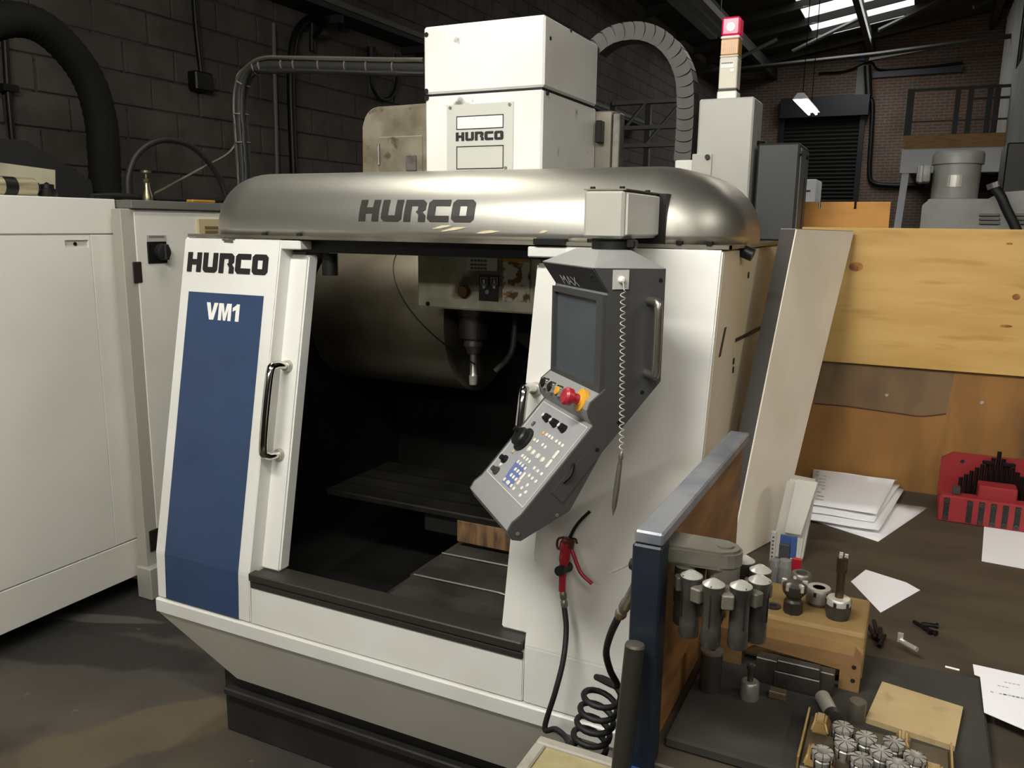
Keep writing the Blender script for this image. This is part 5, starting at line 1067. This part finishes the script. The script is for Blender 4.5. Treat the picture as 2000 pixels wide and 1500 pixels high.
c = PZ(1672, 1408, ZMt); tag(lathe('round_bar', mat('dull_bar', '#6a665b', 0.45, 0.7), None, [(0.0135, 0), (0.0135, 0.034), (0.0125, 0.036), (0.0, 0.036)], (c.x, c.y, ZMt), (0, 0, 1), 20), 'short dull steel round bar standing by the rack corner', 'bar')
c = PZ(1605, 1375, ZMt); e_ = PZ(1632, 1425, ZMt); d3 = V((e_.x - c.x, e_.y - c.y, 0)).normalized()
t = thing('tapered_pin', 'bright tapered steel pin lying beside the round bar', 'pin', (c.x, c.y, ZMt)); cyl('taper', STLB, t, V((c.x, c.y, ZMt + 0.013)), V((c.x, c.y, ZMt + 0.0125)) + d3 * 0.05, 0.0125, 0.012, 18); cyl('collar', STLD, t, V((c.x, c.y, ZMt + 0.0135)) + d3 * 0.05, V((c.x, c.y, ZMt + 0.0135)) + d3 * 0.064, 0.0135, None, 18)
# steel parallels stacked in front of the rack
P_ = [(1497, 1328, 0.038, 0.026, 0.046, STLD), (1555, 1345, 0.075, 0.024, 0.030, STLD), (1610, 1352, 0.028, 0.022, 0.042, STLD), (1518, 1362, 0.028, 0.018, 0.014, mat('rusted_block', '#6a5d48', 0.5, 0.5))]
labs = ['dark steel block left in the pile before the wooden rack', 'long dark steel block at the bottom of the pile', 'square dark steel block under the rack arch', 'small rusty steel block in front of the pile']
for (u, v, lx, ly, lz, m), lab in zip(P_, labs):
    c = PZ(u, v, ZMt); tag(box('steel_block', m, None, c.x - lx / 2, c.x + lx / 2, c.y - ly / 2 - 0.0, c.y + ly / 2, ZMt, ZMt + lz, 0.0015), lab, 'steel block', 'steel blocks before the rack')
c = PZ(1555, 1345, ZMt); tag(box('steel_block', STLD, None, c.x - 0.034, c.x + 0.036, c.y - 0.01, c.y + 0.009, ZMt + 0.0305, ZMt + 0.05, 0.0015), 'long steel parallel on top of the pile before the rack', 'steel block', 'steel blocks before the rack')
# collet tray
ty0, ty1, tx0_, tx1_ = 1.155, 1.298, -0.088, 0.112
tr_ = thing('collet_tray', 'amber plastic tray full of spring collets on the near slab edge', 'tray', ((tx0_ + tx1_) / 2, (ty0 + ty1) / 2, ZMt))
bm = bmesh.new(); abox(bm, tx0_, tx1_, ty0, ty1, ZMt, ZMt + 0.006, 0.002); fin('base', bm, mat('tray_dark', '#4a4132', 0.4), tr_)
for k, (x, y) in enumerate(((tx0_ + 0.004, ty1 - 0.05), (tx0_ + 0.004, ty0 + 0.002), (tx1_ - 0.04, ty0 + 0.035), (tx1_ - 0.075, ty1 - 0.04))):
    bm = bmesh.new(); w2 = (0.03, 0.045, 0.036, 0.024)[k]; ahex(bm, [(x, y, ZMt + 0.006), (x + w2, y, ZMt + 0.006), (x + w2, y + 0.045, ZMt + 0.006), (x, y + 0.045, ZMt + 0.006), (x + 0.006, y + 0.008, ZMt + 0.024), (x + w2 - 0.008, y + 0.008, ZMt + 0.024), (x + w2 - 0.008, y + 0.038, ZMt + 0.024), (x + 0.006, y + 0.038, ZMt + 0.024)]); bmesh.ops.bevel(bm, geom=list(bm.edges), offset=0.003, segments=2, affect='EDGES'); fin('corner_pad', bm, BRASS, tr_, smooth=40)
for x in (tx0_ - 0.003, tx1_): box('wall', BRASS, tr_, x, x + 0.003, ty0, ty1, ZMt, ZMt + 0.02)
CL = [(1607, 1466, True), (1646, 1418, False), (1651, 1448, False), (1693, 1438, False), (1746, 1448, False), (1683, 1480, False), (1720, 1466, False), (1755, 1492, True), (1785, 1476, True)]
where = ['with wide open bore in the tray corner', 'at the back of the tray beside the tapered pin', 'next to the corner pad of the tray', 'at the back middle of the tray', 'at the back of the tray by the tan offcut', 'in the tray middle, near edge', 'in the very middle of the tray', 'with open bore at the near tray edge', 'with open bore by the far corner pad']
def collet_mesh(bore, seed):
    bm = bmesh.new(); n = 32
    prof = [(0.0105, 0), (0.0135, 0.012), (0.0145, 0.018), (0.0125, 0.020), (0.0125, 0.022), (0.0155, 0.0235), (0.0152, 0.029), (bore + 0.001, 0.0305), (bore, 0.029), (bore, 0.012), (0.0, 0.012)]
    alathe(bm, prof, (0, 0, 0), (0, 0, 1), n); me = bpy.data.meshes.new('collet'); bmesh.ops.recalc_face_normals(bm, faces=bm.faces); bm.to_mesh(me); bm.free()
    for p in me.polygons: p.use_smooth = True
    me.set_sharp_from_angle(angle=math.radians(35)); return me
cm = {True: collet_mesh(0.0075, 1), False: collet_mesh(0.003, 2)}; CST = mat('collet_steel', '#a8a59c', 0.42, 0.45, col2='#8d8a81', scale=30); cm[True].materials.append(CST); cm[False].materials.append(CST)
bm = bmesh.new(); abox(bm, 0.0045, 0.0157, -0.00032, 0.00032, 0.006, 0.0306); me_s = bpy.data.meshes.new('slit'); bmesh.ops.recalc_face_normals(bm, faces=bm.faces); bm.to_mesh(me_s); bm.free(); me_s.materials.append(BLACKP)
bm = bmesh.new(); abox(bm, 0.0085, 0.0157, -0.00032, 0.00032, 0.006, 0.0306); me_s2 = bpy.data.meshes.new('slit'); bmesh.ops.recalc_face_normals(bm, faces=bm.faces); bm.to_mesh(me_s2); bm.free(); me_s2.materials.append(BLACKP)
for i, ((u, v, big), wh) in enumerate(zip(CL, where)):
    c = PZ(u, v, ZMt + 0.035); t = thing('spring_collet', 'slotted steel spring collet ' + wh, 'collet', (c.x, c.y, ZMt + 0.006), 'spring collets in the amber tray')
    o = link('body', cm[big], None, t); o.matrix_parent_inverse = Matrix(); o.rotation_euler = (random.uniform(-0.06, 0.06), random.uniform(-0.06, 0.06), random.random())
    for k in range(8):
        s = link('slit', me_s2 if big else me_s, None, o); s.rotation_euler = (0, 0, k * math.pi / 4)
# tan wood offcut
pts = [PZ(u, v, ZMt + 0.0) for u, v in ((1690, 1412), (1864, 1468), (1880, 1390), (1722, 1340))]
tag(quad('wood_offcut', OFFPLY, None, pts, 0.009, V((0, 0, 1))), 'thin tan wood offcut with a dark smudge lying on the slab', 'wood offcut')
# ---- papers
def sheet(name, label, pix, z, th=0.0008, m=PAPER, lines=(), group=None):
    pts = [PZ(u, v, z) for u, v in pix]; t = thing(name, label, 'paper', tuple(pts[0]), group); o = quad('sheet', m, t, pts, th, V((0, 0, 1)))
    for (u0, v0, u1, v1, w2) in lines:
        a, b = PZ(u0, v0, z), PZ(u1, v1, z); k = max(2, int((b - a).length / 0.006)); s = (b - a).normalized().cross(V((0, 0, 1))) * w2; bm = bmesh.new()
        for i in range(k):
            if random.random() < 0.22: continue
            p, q = a.lerp(b, i / k), a.lerp(b, (i + 0.75) / k); zz = V((0, 0, th + 0.0002)); vs = [bm.verts.new(r_ + zz) for r_ in (p - s, q - s, q + s, p + s)]; bm.faces.new(vs)
        fin('print_line', bm, mat('faint_ink', '#a9a9b4', 0.7), o)
    return t
sheet('paper_sheet', 'torn white paper sheet with two punched holes behind the rack', ((1662, 1136), (1720, 1197), (1797, 1153), (1770, 1138), (1691, 1113)), ZB + 0.0004)
sheet('paper_sheet', 'blank white paper sheet lying before the red drill index', ((1917, 1096), (1960, 1104), (2060, 1122), (2070, 1040), (1923, 1016)), ZB + 0.0004)
sheet('paper_sheet', 'printed white paper sheet lying over the slab edge', ((1922, 1392), (2080, 1460), (2090, 1340), (1900, 1298), (1903, 1318), (1914, 1322)), ZMt + 0.003, 0.001, lines=((1945, 1330, 2010, 1343, 0.0018), (1948, 1340, 1972, 1345, 0.0018), (1934, 1352, 2010, 1368, 0.0022), (1960, 1357, 2010, 1367, 0.0018)))
# stack of drawings by the back panel
stk = [((1560, 1008), (1715, 1058), (1812, 992), (1600, 962), 0.0, 'bottom sheet with a folded corner'), ((1565, 1020), (1715, 1045), (1765, 965), (1590, 930), 0.008, 'creased middle sheet'), ((1572, 1012), (1705, 1032), (1758, 958), (1600, 930), 0.016, 'second sheet from the top'), ((1580, 1005), (1710, 1025), (1752, 948), (1588, 925), 0.024, 'top sheet with printed tables')]
for k, (p1, p2, p3, p4, dz, wh) in enumerate(stk):
    base = [PZ(*p, ZB) for p in (p1, p2, p3, p4)]; nx, ny = 8, 6; bm = bmesh.new(); g = []
    for j in range(ny + 1):
        row = []
        for i in range(nx + 1):
            a = base[0].lerp(base[1], i / nx); b = base[3].lerp(base[2], i / nx); p = a.lerp(b, j / ny)
            h = ZB + 0.002 + dz + (0.0 if k == 0 else 0.004 * noise.noise(V((p.x * 9, p.y * 9, k * 3.1))) + 0.006 * (j / ny) ** 2 * (1 if k == 3 else 0.5) + 0.004)
            if k == 0: h = ZB + 0.0008
            row.append(bm.verts.new((p.x, min(p.y, YBK - 0.02), h)))
        g.append(row)
    for j in range(ny):
        for i in range(nx): bm.faces.new((g[j][i], g[j][i + 1], g[j + 1][i + 1], g[j + 1][i]))
    t = thing('drawing_sheet', 'white drawing sheet in the stack by the back panel, ' + wh, 'paper', tuple(base[0]), 'drawing sheets in the stack')
    o = fin('sheet', bm, PAPER, t, smooth=60); o.modifiers.new('thickness', 'SOLIDIFY').thickness = 0.004 if 0 < k < 3 else 0.0015; o.modifiers['thickness'].offset = -1
    if k == 3:
        for r_ in range(3):
            bm = bmesh.new()
            for q in range(9):
                fx, fy = 0.04 + 0.05 * r_, 0.12 + 0.08 * q
                if random.random() < 0.3: continue
                a = base[0].lerp(base[1], fx).lerp(base[3].lerp(base[2], fx), fy); zz = ZB + 0.002 + dz + 0.004 * noise.noise(V((a.x * 9, a.y * 9, 9.3))) + 0.006 * fy ** 2 + 0.0085
                vs = [bm.verts.new((a.x + dx, a.y + dy, zz)) for dx, dy in ((0, 0), (0.009, 0.0), (0.009, 0.004), (0, 0.004))]; bm.faces.new(vs)
            fin('print_line', bm, INK, o)
# ---- red drill index
ri = thing('drill_index', 'red stepped drill index with black twist drills by back panel', 'tool set', tuple(PZ(1900, 1000, ZB)))
rx0 = PZ(1830, 1003, ZB).x; ry0 = 2.50; rx1 = rx0 + 0.30
zfr = PY(1850, 968, ry0).z; ztp = PY(1860, 886, ry0 + 0.16).z
bm = bmesh.new(); abox(bm, rx0, rx1, ry0, ry0 + 0.05, ZB, zfr, 0.003); fin('front_step', bm, REDH, ri)
bm = bmesh.new(); abox(bm, rx0, rx1, ry0 + 0.05, ry0 + 0.19, ZB, ZB + 0.03, 0.003); fin('base', bm, REDH, ri)
bm = bmesh.new(); aprism(bm, [(rx0, ry0 + 0.17, ZB + 0.02), (rx1, ry0 + 0.17, ZB + 0.02), (rx1, ry0 + 0.17, ztp - 0.012), (rx1 - 0.03, ry0 + 0.17, ztp), (rx0 + 0.03, ry0 + 0.17, ztp), (rx0, ry0 + 0.17, ztp - 0.02)], (0, 0.02, 0)); bk = fin('back_plate', bm, REDH, ri)
cyl('hole', BLACKP, bk, (rx0 + 0.055, ry0 + 0.169, ztp - 0.022), (rx0 + 0.055, ry0 + 0.172, ztp - 0.022), 0.006, n=10)
xs0, xs1 = PY(1910, 950, ry0 + 0.06).x, PY(1987, 950, ry0 + 0.06).x
bm = bmesh.new(); abox(bm, xs0, xs1, ry0 + 0.03, ry0 + 0.09, ZB + 0.03, PY(1940, 952, ry0 + 0.03).z, 0.003); fin('middle_step', bm, REDH, ri)
for k in range(9):
    if k == 1: continue
    x = rx0 + 0.018 + k * 0.0285; bm = bmesh.new()
    n_ = box('nut_recess', BLACKP, ri, x - 0.007, x + 0.007, ry0 - 0.0006, ry0 + 0.002, ZB + 0.006, zfr - 0.006)
    for z in (ZB + 0.013, zfr - 0.014): lathe('nut', STLD, ri, [(0.0065, 0), (0.0065, 0.004), (0.003, 0.004), (0.003, 0.001)], (x, ry0, z), (0, -1, 0), 8)
xc = PY(1950, 900, ry0 + 0.13).x
for k in range(15):
    x = xc + (k - 7) * 0.0125; hgt = 0.15 - abs(k - 7) * 0.0115; 
    if k in (7,): hgt += 0.008
    cyl('twist_drill', BLKST, ri, (x, ry0 + 0.12, ZB + 0.03), (x, ry0 + 0.125, ZB + 0.03 + hgt), 0.0056, n=8)
zb3 = PY(1950, 905, ry0 + 0.11).z
for s in (-1, 1): bm = bmesh.new(); abox(bm, xc + s * 0.025 - 0.016, xc + s * 0.025 + 0.016, ry0 + 0.105, ry0 + 0.117, zb3 - 0.006, zb3 + 0.004, 0.002); fin('strap_clamp', bm, BLKST, ri)
box('steel_clip', STLD, ri, rx0 + 0.03, rx0 + 0.05, ry0 + 0.02, ry0 + 0.05, zfr, zfr + 0.02, 0.002)
# ---- small packets and vials behind the collets
c = PZ(1521, 1118, ZB + 0.05); yq = 1.80
def pk(name, label, u0, v0, u1, v1, y, m, dpth=0.015, kind='packet', group=None, foot=ZB):
    a, b = PY(u0, v1, y), PY(u1, v0, y); t = thing(name, label, kind, (a.x, y, foot), group); box('body', m, t, a.x, b.x, y, y + dpth, max(a.z, foot), b.z, 0.001); return t, a, b
t, a, b = pk('tip_packet', 'clear tip packet with a white printed label behind the collets', 1500, 1040, 1516, 1125, yq, mat('packet_white', '#c9c9c4', 0.4), 0.012)
for q in range(6):
    zz = b.z - 0.014 - q * 0.009; box('print_line', INK, t, a.x + 0.003, b.x - 0.003, yq - 0.0006, yq + 0.0005, zz, zz + 0.004)
box('body', mat('packet_white', '#c9c9c4', 0.4), t, a.x, b.x, yq, yq + 0.012, ZB, a.z + 0.001)
t, a, b = pk('tip_box', 'small dark insert box with a blue card behind the collets', 1517, 1066, 1543, 1125, yq + 0.01, mat('insert_box_grey', '#4a4d50', 0.3), 0.02)
box('body', mat('insert_box_grey', '#4a4d50', 0.3), t, a.x, b.x, yq + 0.01, yq + 0.03, ZB, a.z + 0.001)
a2, b2 = PY(1517, 1066, yq + 0.01), PY(1556, 1053, yq + 0.01); box('blue_card', mat('card_blue', '#40588f', 0.5), t, a.x, b2.x, yq + 0.02, yq + 0.026, b.z - 0.03, b2.z)
a2, b2 = PY(1542, 1090, yq + 0.01), PY(1556, 1055, yq + 0.01); box('blue_flap', mat('card_blue', '#40588f', 0.5), t, a2.x, b2.x, yq + 0.012, yq + 0.02, a2.z, b2.z)
t, a, b = pk('red_packet', 'small red packet standing beside the clear vials', 1545, 1094, 1566, 1122, 1.72, RED, 0.01); box('body', RED, t, a.x, b.x, 1.72, 1.73, ZB, a.z + 0.001)
for i, (u, yv, lab) in enumerate(((1512, 1.69, 'clear plastic vial of inserts behind the collet ring'), (1531, 1.68, 'clear plastic vial beside the red packet'))):
    p = PY(u, 1128, yv); tz = PY(u, 1093, yv).z; t = thing('plastic_vial', lab, 'vial', (p.x, yv, ZB)); lathe('vial', CLEAR, t, [(0.013, ZB), (0.013, tz - 0.006), (0.011, tz), (0.0, tz)], (p.x, yv, 0), (0, 0, 1), 14); lathe('contents', STL, t, [(0.009, ZB + 0.002), (0.009, tz - 0.02), (0.0, tz - 0.016)], (p.x, yv, 0), (0, 0, 1), 8)
# ---- odd bits on the bench
for i, (u, v, l_) in enumerate(((1703, 1240, 0.05), (1710, 1232, 0.06), (1718, 1245, 0.05), (1722, 1258, 0.045))):
    c = PZ(u, v, ZB); d = V((0.35, -1, 0)).normalized(); d = (V((-0.2 + 0.1 * i, 0.6, 0.0))).normalized()
    tag(cyl('black_drill_bit', BLKST, None, V((c.x, c.y, ZB + 0.005)) - d * l_ / 2, V((c.x, c.y, ZB + 0.006 + 0.001 * i)) + d * l_ / 2, 0.0045, 0.004, 8), 'black drill bit lying beside the wooden rack, ' + ['touching the rack', 'second from the rack', 'third from the rack', 'furthest from the rack'][i], 'drill bit', 'drill bits beside the rack')
for i, (u0, v0, u1, v1) in enumerate(((1785, 1214, 1806, 1226), (1800, 1218, 1828, 1222), (1808, 1228, 1826, 1236), (1802, 1224, 1816, 1234))):
    a, b = PZ(u0, v0, ZB + 0.005), PZ(u1, v1, ZB + 0.005); t = thing('black_clip', ['black screw at the rear of the small heap', 'black screw across the small heap', 'black screw at the front of the small heap', 'black screw under the small heap'][i] + ' behind the offcut', 'screw', tuple(a), 'black screws in the heap')
    cyl('shank', BLKST, t, a, b, 0.004, None, 8); cyl('head', BLKST, t, b, b + (b - a).normalized() * 0.004, 0.006, None, 8)
a, b = PZ(1757, 1270, ZB + 0.004), PZ(1789, 1288, ZB + 0.004); t = thing('bright_clamp', 'small bright angled metal piece on the slab edge behind offcut', 'metal piece', tuple(a)); cyl('bar', STLB, t, a + V((0, 0, 0.02)), b + V((0, 0, 0.02)), 0.005, None, 8); box('lug', STLB, t, a.x - 0.006, a.x + 0.004, a.y, a.y + 0.006, a.z + 0.016, a.z + 0.034)
a, b = PZ(1846, 1302, ZMt + 0.002), PZ(1874, 1309, ZMt + 0.002); tag(cyl('white_sliver', WHITEP, None, a, b, 0.002, None, 6), 'thin white sliver on the rear edge of the slab', 'sliver')
# ================================================================== MACHINE BEHIND THE BENCH BACK
YV = 4.5
def vx(u, v): return PY(u, v, YV)
gm = thing('grey_mill', 'grey milling machine head with tall round motor behind bench', 'machine tool', (vx(1870, 430).x, YV + 0.2, 0))
mxc = (vx(1817, 340).x + vx(1925, 340).x) / 2; mr_ = (vx(1922, 340).x - vx(1820, 340).x) / 2
Zv = lambda v: vx(1870, v).z
prof = [(mr_ * 1.08, Zv(440) - 0.6), (mr_ * 1.08, Zv(388)), (mr_ * 0.94, Zv(386)), (mr_ * 0.96, Zv(318)), (mr_ * 1.05, Zv(317)), (mr_ * 1.05, Zv(297)), (mr_ * 1.0, Zv(292)), (0.0, Zv(291))]
bm = bmesh.new(); alathe(bm, prof[1:], (mxc, YV + 0.16, 0), (0, 0, 1), 36); fin('motor', bm, MACHG, gm, smooth=35)
pl0, pl1 = vx(1846, 364), vx(1888, 340); npm = bmesh.new()
zq0, zq1 = pl0.z, pl1.z
for k in range(6):
    pass
an0, an1 = -2.05, -1.35; poly = []
for k in range(7):
    a = an0 + (an1 - an0) * k / 6; poly.append((mxc + mr_ * 0.972 * math.cos(a), YV + 0.16 + mr_ * 0.972 * math.sin(a)))
for (x0, y0), (x1, y1) in zip(poly, poly[1:]):
    vs = [npm.verts.new(p) for p in ((x0, y0, zq0), (x1, y1, zq0), (x1, y1, zq1), (x0, y0, zq1))]; npm.faces.new(vs)
plate = fin('motor_plate', npm, mat('motor_plate', '#c3c1b6', 0.25, 0.6, col2='#77746a', scale=18, stretch=(1, 1, 0.05)), gm)
j0, j1 = vx(1788, 355), vx(1820, 321); bm = bmesh.new(); abox(bm, j0.x, j1.x, YV + 0.05, YV + 0.2, j0.z, j1.z, 0.012, seg=2); jb = fin('terminal_box', bm, MACHG, gm, smooth=40); box('terminal_lid', MACHG, jb, j0.x + 0.01, j0.x + 0.03, YV + 0.045, YV + 0.205, j0.z - 0.002, j1.z + 0.002, 0.004)
bm = bmesh.new(); h0, h1 = vx(1797, 440), vx(2080, 440); zhd = Zv(388)
poly = [(h0.x, YV + 0.02, 0.9), (h0.x, YV + 0.02, zhd - 0.03), (h0.x + 0.03, YV + 0.02, zhd), (vx(1930, 400).x, YV + 0.02, zhd), (vx(1955, 400).x, YV + 0.02, zhd + 0.03), (h1.x, YV + 0.02, zhd + 0.05), (h1.x, YV + 0.02, 0.9)]
aprism(bm, poly, (0, 0.4, 0)); fin('head_casting', bm, MACHG, gm)
for gx in (1912, 1978):
    for k in range(3):
        a = vx(gx, 422 + k * 8); bm = bmesh.new(); abox(bm, a.x, a.x + 0.085, YV + 0.004, YV + 0.022, a.z, a.z + 0.012, 0.003); fin('louvre', bm, mat('louvre_grey', '#6d6d67', 0.5), gm)
box('floor_column', MACHG, gm, h0.x + 0.1, h1.x - 0.1, YV + 0.1, YV + 0.4, 0, 0.9)
tube('black_cable', BLACKR, gm, [vx(1940, 366) + V((0, -0.06, 0)), vx(1952, 385) + V((0, -0.08, 0)), vx(1963, 410) + V((0, -0.08, 0)), vx(1978, 440) + V((0, -0.08, 0)), vx(1990, 470) + V((0, -0.08, 0))], 0.022, 8, 5)
cyl('cable_gland', STL, gm, vx(1938, 358) + V((0, -0.06, 0)), vx(1941, 368) + V((0, -0.06, 0)), 0.03, None, 12)
k0, k1 = vx(1962, 372), vx(2060, 270); box('dark_upper_box', BLACKM, gm, k0.x, k1.x, YV + 0.15, YV + 0.5, zhd + 0.02, k1.z, 0.006)
# pale cupboard glimpsed past the dark cabinet
w0, w1 = PY(1568, 392, 7), PY(1595, 350, 7); t = thing('pale_cupboard', 'pale cupboard corner glimpsed past the dark grey cabinet', 'cupboard', (w0.x, 7, 0)); box('body', WHITEST, t, w0.x - 0.4, w1.x, 7, 7.4, 0, w1.z, 0.005); box('shelf_gap', BLACKM, t, w0.x - 0.3, w1.x - 0.04, 6.998, 7.01, PY(1580, 375, 7).z, PY(1580, 371, 7).z)
# ================================================================== AIR GUN, HOSE, CART IN FRONT
FG = lambda u, v, off=0.0: (lambda z: PY(u, v, yf(z) - off))(PY(u, v, yf(PY(u, v, 1.76).z) - off).z)
ag = thing('air_gun', 'red air blow gun hanging on the machine front', 'air gun', tuple(FG(1104, 1160, 0.04)))
O = 0.035
ht = [FG(1098, 1155, O), FG(1099, 1120, O), FG(1103, 1085, O), FG(1108, 1060, O)]
bm = bmesh.new(); atube(bm, ht, [0.0085, 0.010, 0.013, 0.017], 12, 4); fin('grip', bm, RED, ag, smooth=50)
bm = bmesh.new(); atube(bm, [FG(1108, 1068, O), FG(1110, 1058, O), FG(1111, 1050, O)], [0.016, 0.0165, 0.012], 12, 3); fin('gun_head', bm, mat('dark_red_alloy', '#5f2a22', 0.4, 0.3), ag, smooth=50)
tube('nozzle', BLACKM, ag, [FG(1113, 1050, O), FG(1122, 1032, O), FG(1135, 1015, O), FG(1152, 999, O)], 0.0042, 8, 5)
tube('trigger', RED, ag, [FG(1113, 1066, O), FG(1121, 1085, O), FG(1128, 1105, O), FG(1137, 1122, O), FG(1156, 1140, O)], 0.0048, 8, 5)
tube('hook_ring', mat('dark_red_alloy', '#5f2a22', 0.4, 0.3), ag, [FG(1102, 1075, O), FG(1089, 1070, O), FG(1090, 1053, O), FG(1102, 1049, O)], 0.003, 6, 5)
tube('spring_clip', BLACKM, ag, [FG(1116, 1052, O), FG(1124, 1053, O), FG(1127, 1062, O)], 0.0025, 6, 4)
p = FG(1110, 1107, 0.0); cyl('magnet_hook', BLACKR, ag, p + V((0, 0.002, 0)), p + nf * 0.06, 0.0125, 0.012)
lathe('coupling', STL, ag, [(0.006, 0), (0.0085, 0.006), (0.0085, 0.018), (0.0065, 0.022), (0.0085, 0.026), (0.0085, 0.036), (0.006, 0.042)], FG(1099, 1153, O), (FG(1103, 1188, O) - FG(1099, 1153, O)), 12)
# hose: straight drop, then a coil, then up to a coupler on the bench post
hs = thing('air_hose', 'black coiled air hose hanging between the air gun and bench', 'hose', tuple(PY(1110, 1440, 1.55)))
tube('hose_drop', BLACKR, hs, [FG(1102, 1185, O), FG(1106, 1230, O + 0.01), FG(1100, 1290, O + 0.03), FG(1085, 1350, O + 0.05), FG(1064, 1422, O + 0.06), FG(1085, 1424, O + 0.07), FG(1105, 1440, O + 0.09), PY(1112, 1460, 1.52)], 0.0068, 8, 6)
cbt, ctp = PY(1146, 1470, 1.50), PY(1180, 1345, 1.50); nt_ = 5.0; axd = (ctp - cbt).normalized(); sx_ = V((1, 0, 0)); sx_ = (sx_ - axd * sx_.dot(axd)).normalized(); sy_ = axd.cross(sx_)
pts = []
for i in range(int(nt_ * 18) + 1):
    f = i / (nt_ * 18); a = f * nt_ * 2 * math.pi + 2.4; pts.append(cbt.lerp(ctp, f) + (sx_ * math.cos(a) + sy_ * math.sin(a)) * 0.038)
pts = [PY(1112, 1462, 1.52), ] + pts
up_pts = [PY(1205, 1340, 1.46), PY(1192, 1310, 1.42), PY(1184, 1275, 1.38), PY(1192, 1240, 1.33), PY(1208, 1205, 1.28)]
tube('hose_coil', BLACKR, hs, pts, 0.0066, 8, 0)
tube('hose_rise', BLACKR, hs, [pts[-1]] + up_pts, 0.0068, 8, 6)
cA, cB = PY(1212, 1200, 1.27), PY(1246, 1135, 1.17)
lathe('coupler', STL, hs, [(0.007, 0), (0.009, 0.008), (0.009, 0.018), (0.0065, 0.02), (0.0065, 0.034), (0.010, 0.036), (0.010, 0.06), (0.008, 0.064), (0.008, (cB - cA).length)], cA, cB - cA, 14)
lathe('coupler_collar', mat('yellow_chromate', '#8a7448', 0.35, 0.7), hs, [(0.0095, 0.0), (0.0105, 0.004), (0.0105, 0.012), (0.0095, 0.016)], cA - (cB - cA).normalized() * 0.004, cB - cA, 10)
k = PY(1245, 1098, 1.13); t = thing('post_knob', 'black ball knob with a thin steel rod beside the blue post', 'knob', tuple(k)); lathe('ball', BLACKR, t, [(0.0, -0.012), (0.008, -0.009), (0.0118, 0), (0.008, 0.009), (0.0, 0.012)], (XP - 0.036, 1.12, k.z), (1, 0, 0), 16); tube('rod', STLB, t, [V((XP - 0.038, 1.122, k.z + 0.004)), PY(1194, 1118, 1.2)], 0.0022, 6, 0)
# dark bar leaning at the post
a = PY(1240, 1262, 1.06); b = PY(1217, 1470, 1.04); d = (b - a).normalized(); e2 = a + d * (a.z / -d.z)
t = thing('leaning_bar', 'dark steel bar standing against the blue bench post', 'bar', (e2.x, e2.y, 0)); tube('bar', mat('dark_bar_steel', '#37352f', 0.45, 0.5), t, [a, e2 + V((0, 0, 0.003))], 0.0145, 12, 0); lathe('worn_tip', mat('dull_bar', '#6a665b', 0.45, 0.7), t, [(0.0148, 0), (0.0135, 0.004), (0.0, 0.005)], a, -d, 12)
# framed board top of a low cart
zc2 = 0.75; c0, c1 = PZ(1055, 1435, zc2), PZ(1262, 1497, zc2)
ct_ = thing('tool_cart', 'low wooden cart with pale framed top in front of apron', 'cart', (-0.46, 1.05, 0))
x0, x1, y1_, y0_ = c0.x, c1.x + 0.0, c0.y, c0.y - 0.5
FRM = mat('pale_worn_frame', '#a39f92', 0.6, col2='#8b8676', scale=14)
box('top_board', mat('beige_worn_board', '#b3a881', 0.65, col2='#9a8f66', scale=10), ct_, x0 + 0.02, x1 - 0.02, y0_ + 0.02, y1_ - 0.02, zc2 - 0.02, zc2 - 0.006)
for (a1_, a2_, b1_2, b2_2) in ((x0, x1, y1_ - 0.022, y1_), (x0, x1, y0_, y0_ + 0.022), (x0, x0 + 0.022, y0_ + 0.022, y1_ - 0.022), (x1 - 0.022, x1, y0_ + 0.022, y1_ - 0.022)): box('frame_bar', FRM, ct_, a1_, a2_, b1_2, b2_2, zc2 - 0.03, zc2, 0.003)
box('cart_body', mat('cart_wood', '#6f6350', 0.7), ct_, x0 + 0.015, x1 - 0.015, y0_ + 0.015, y1_ - 0.015, 0.0, zc2 - 0.031)
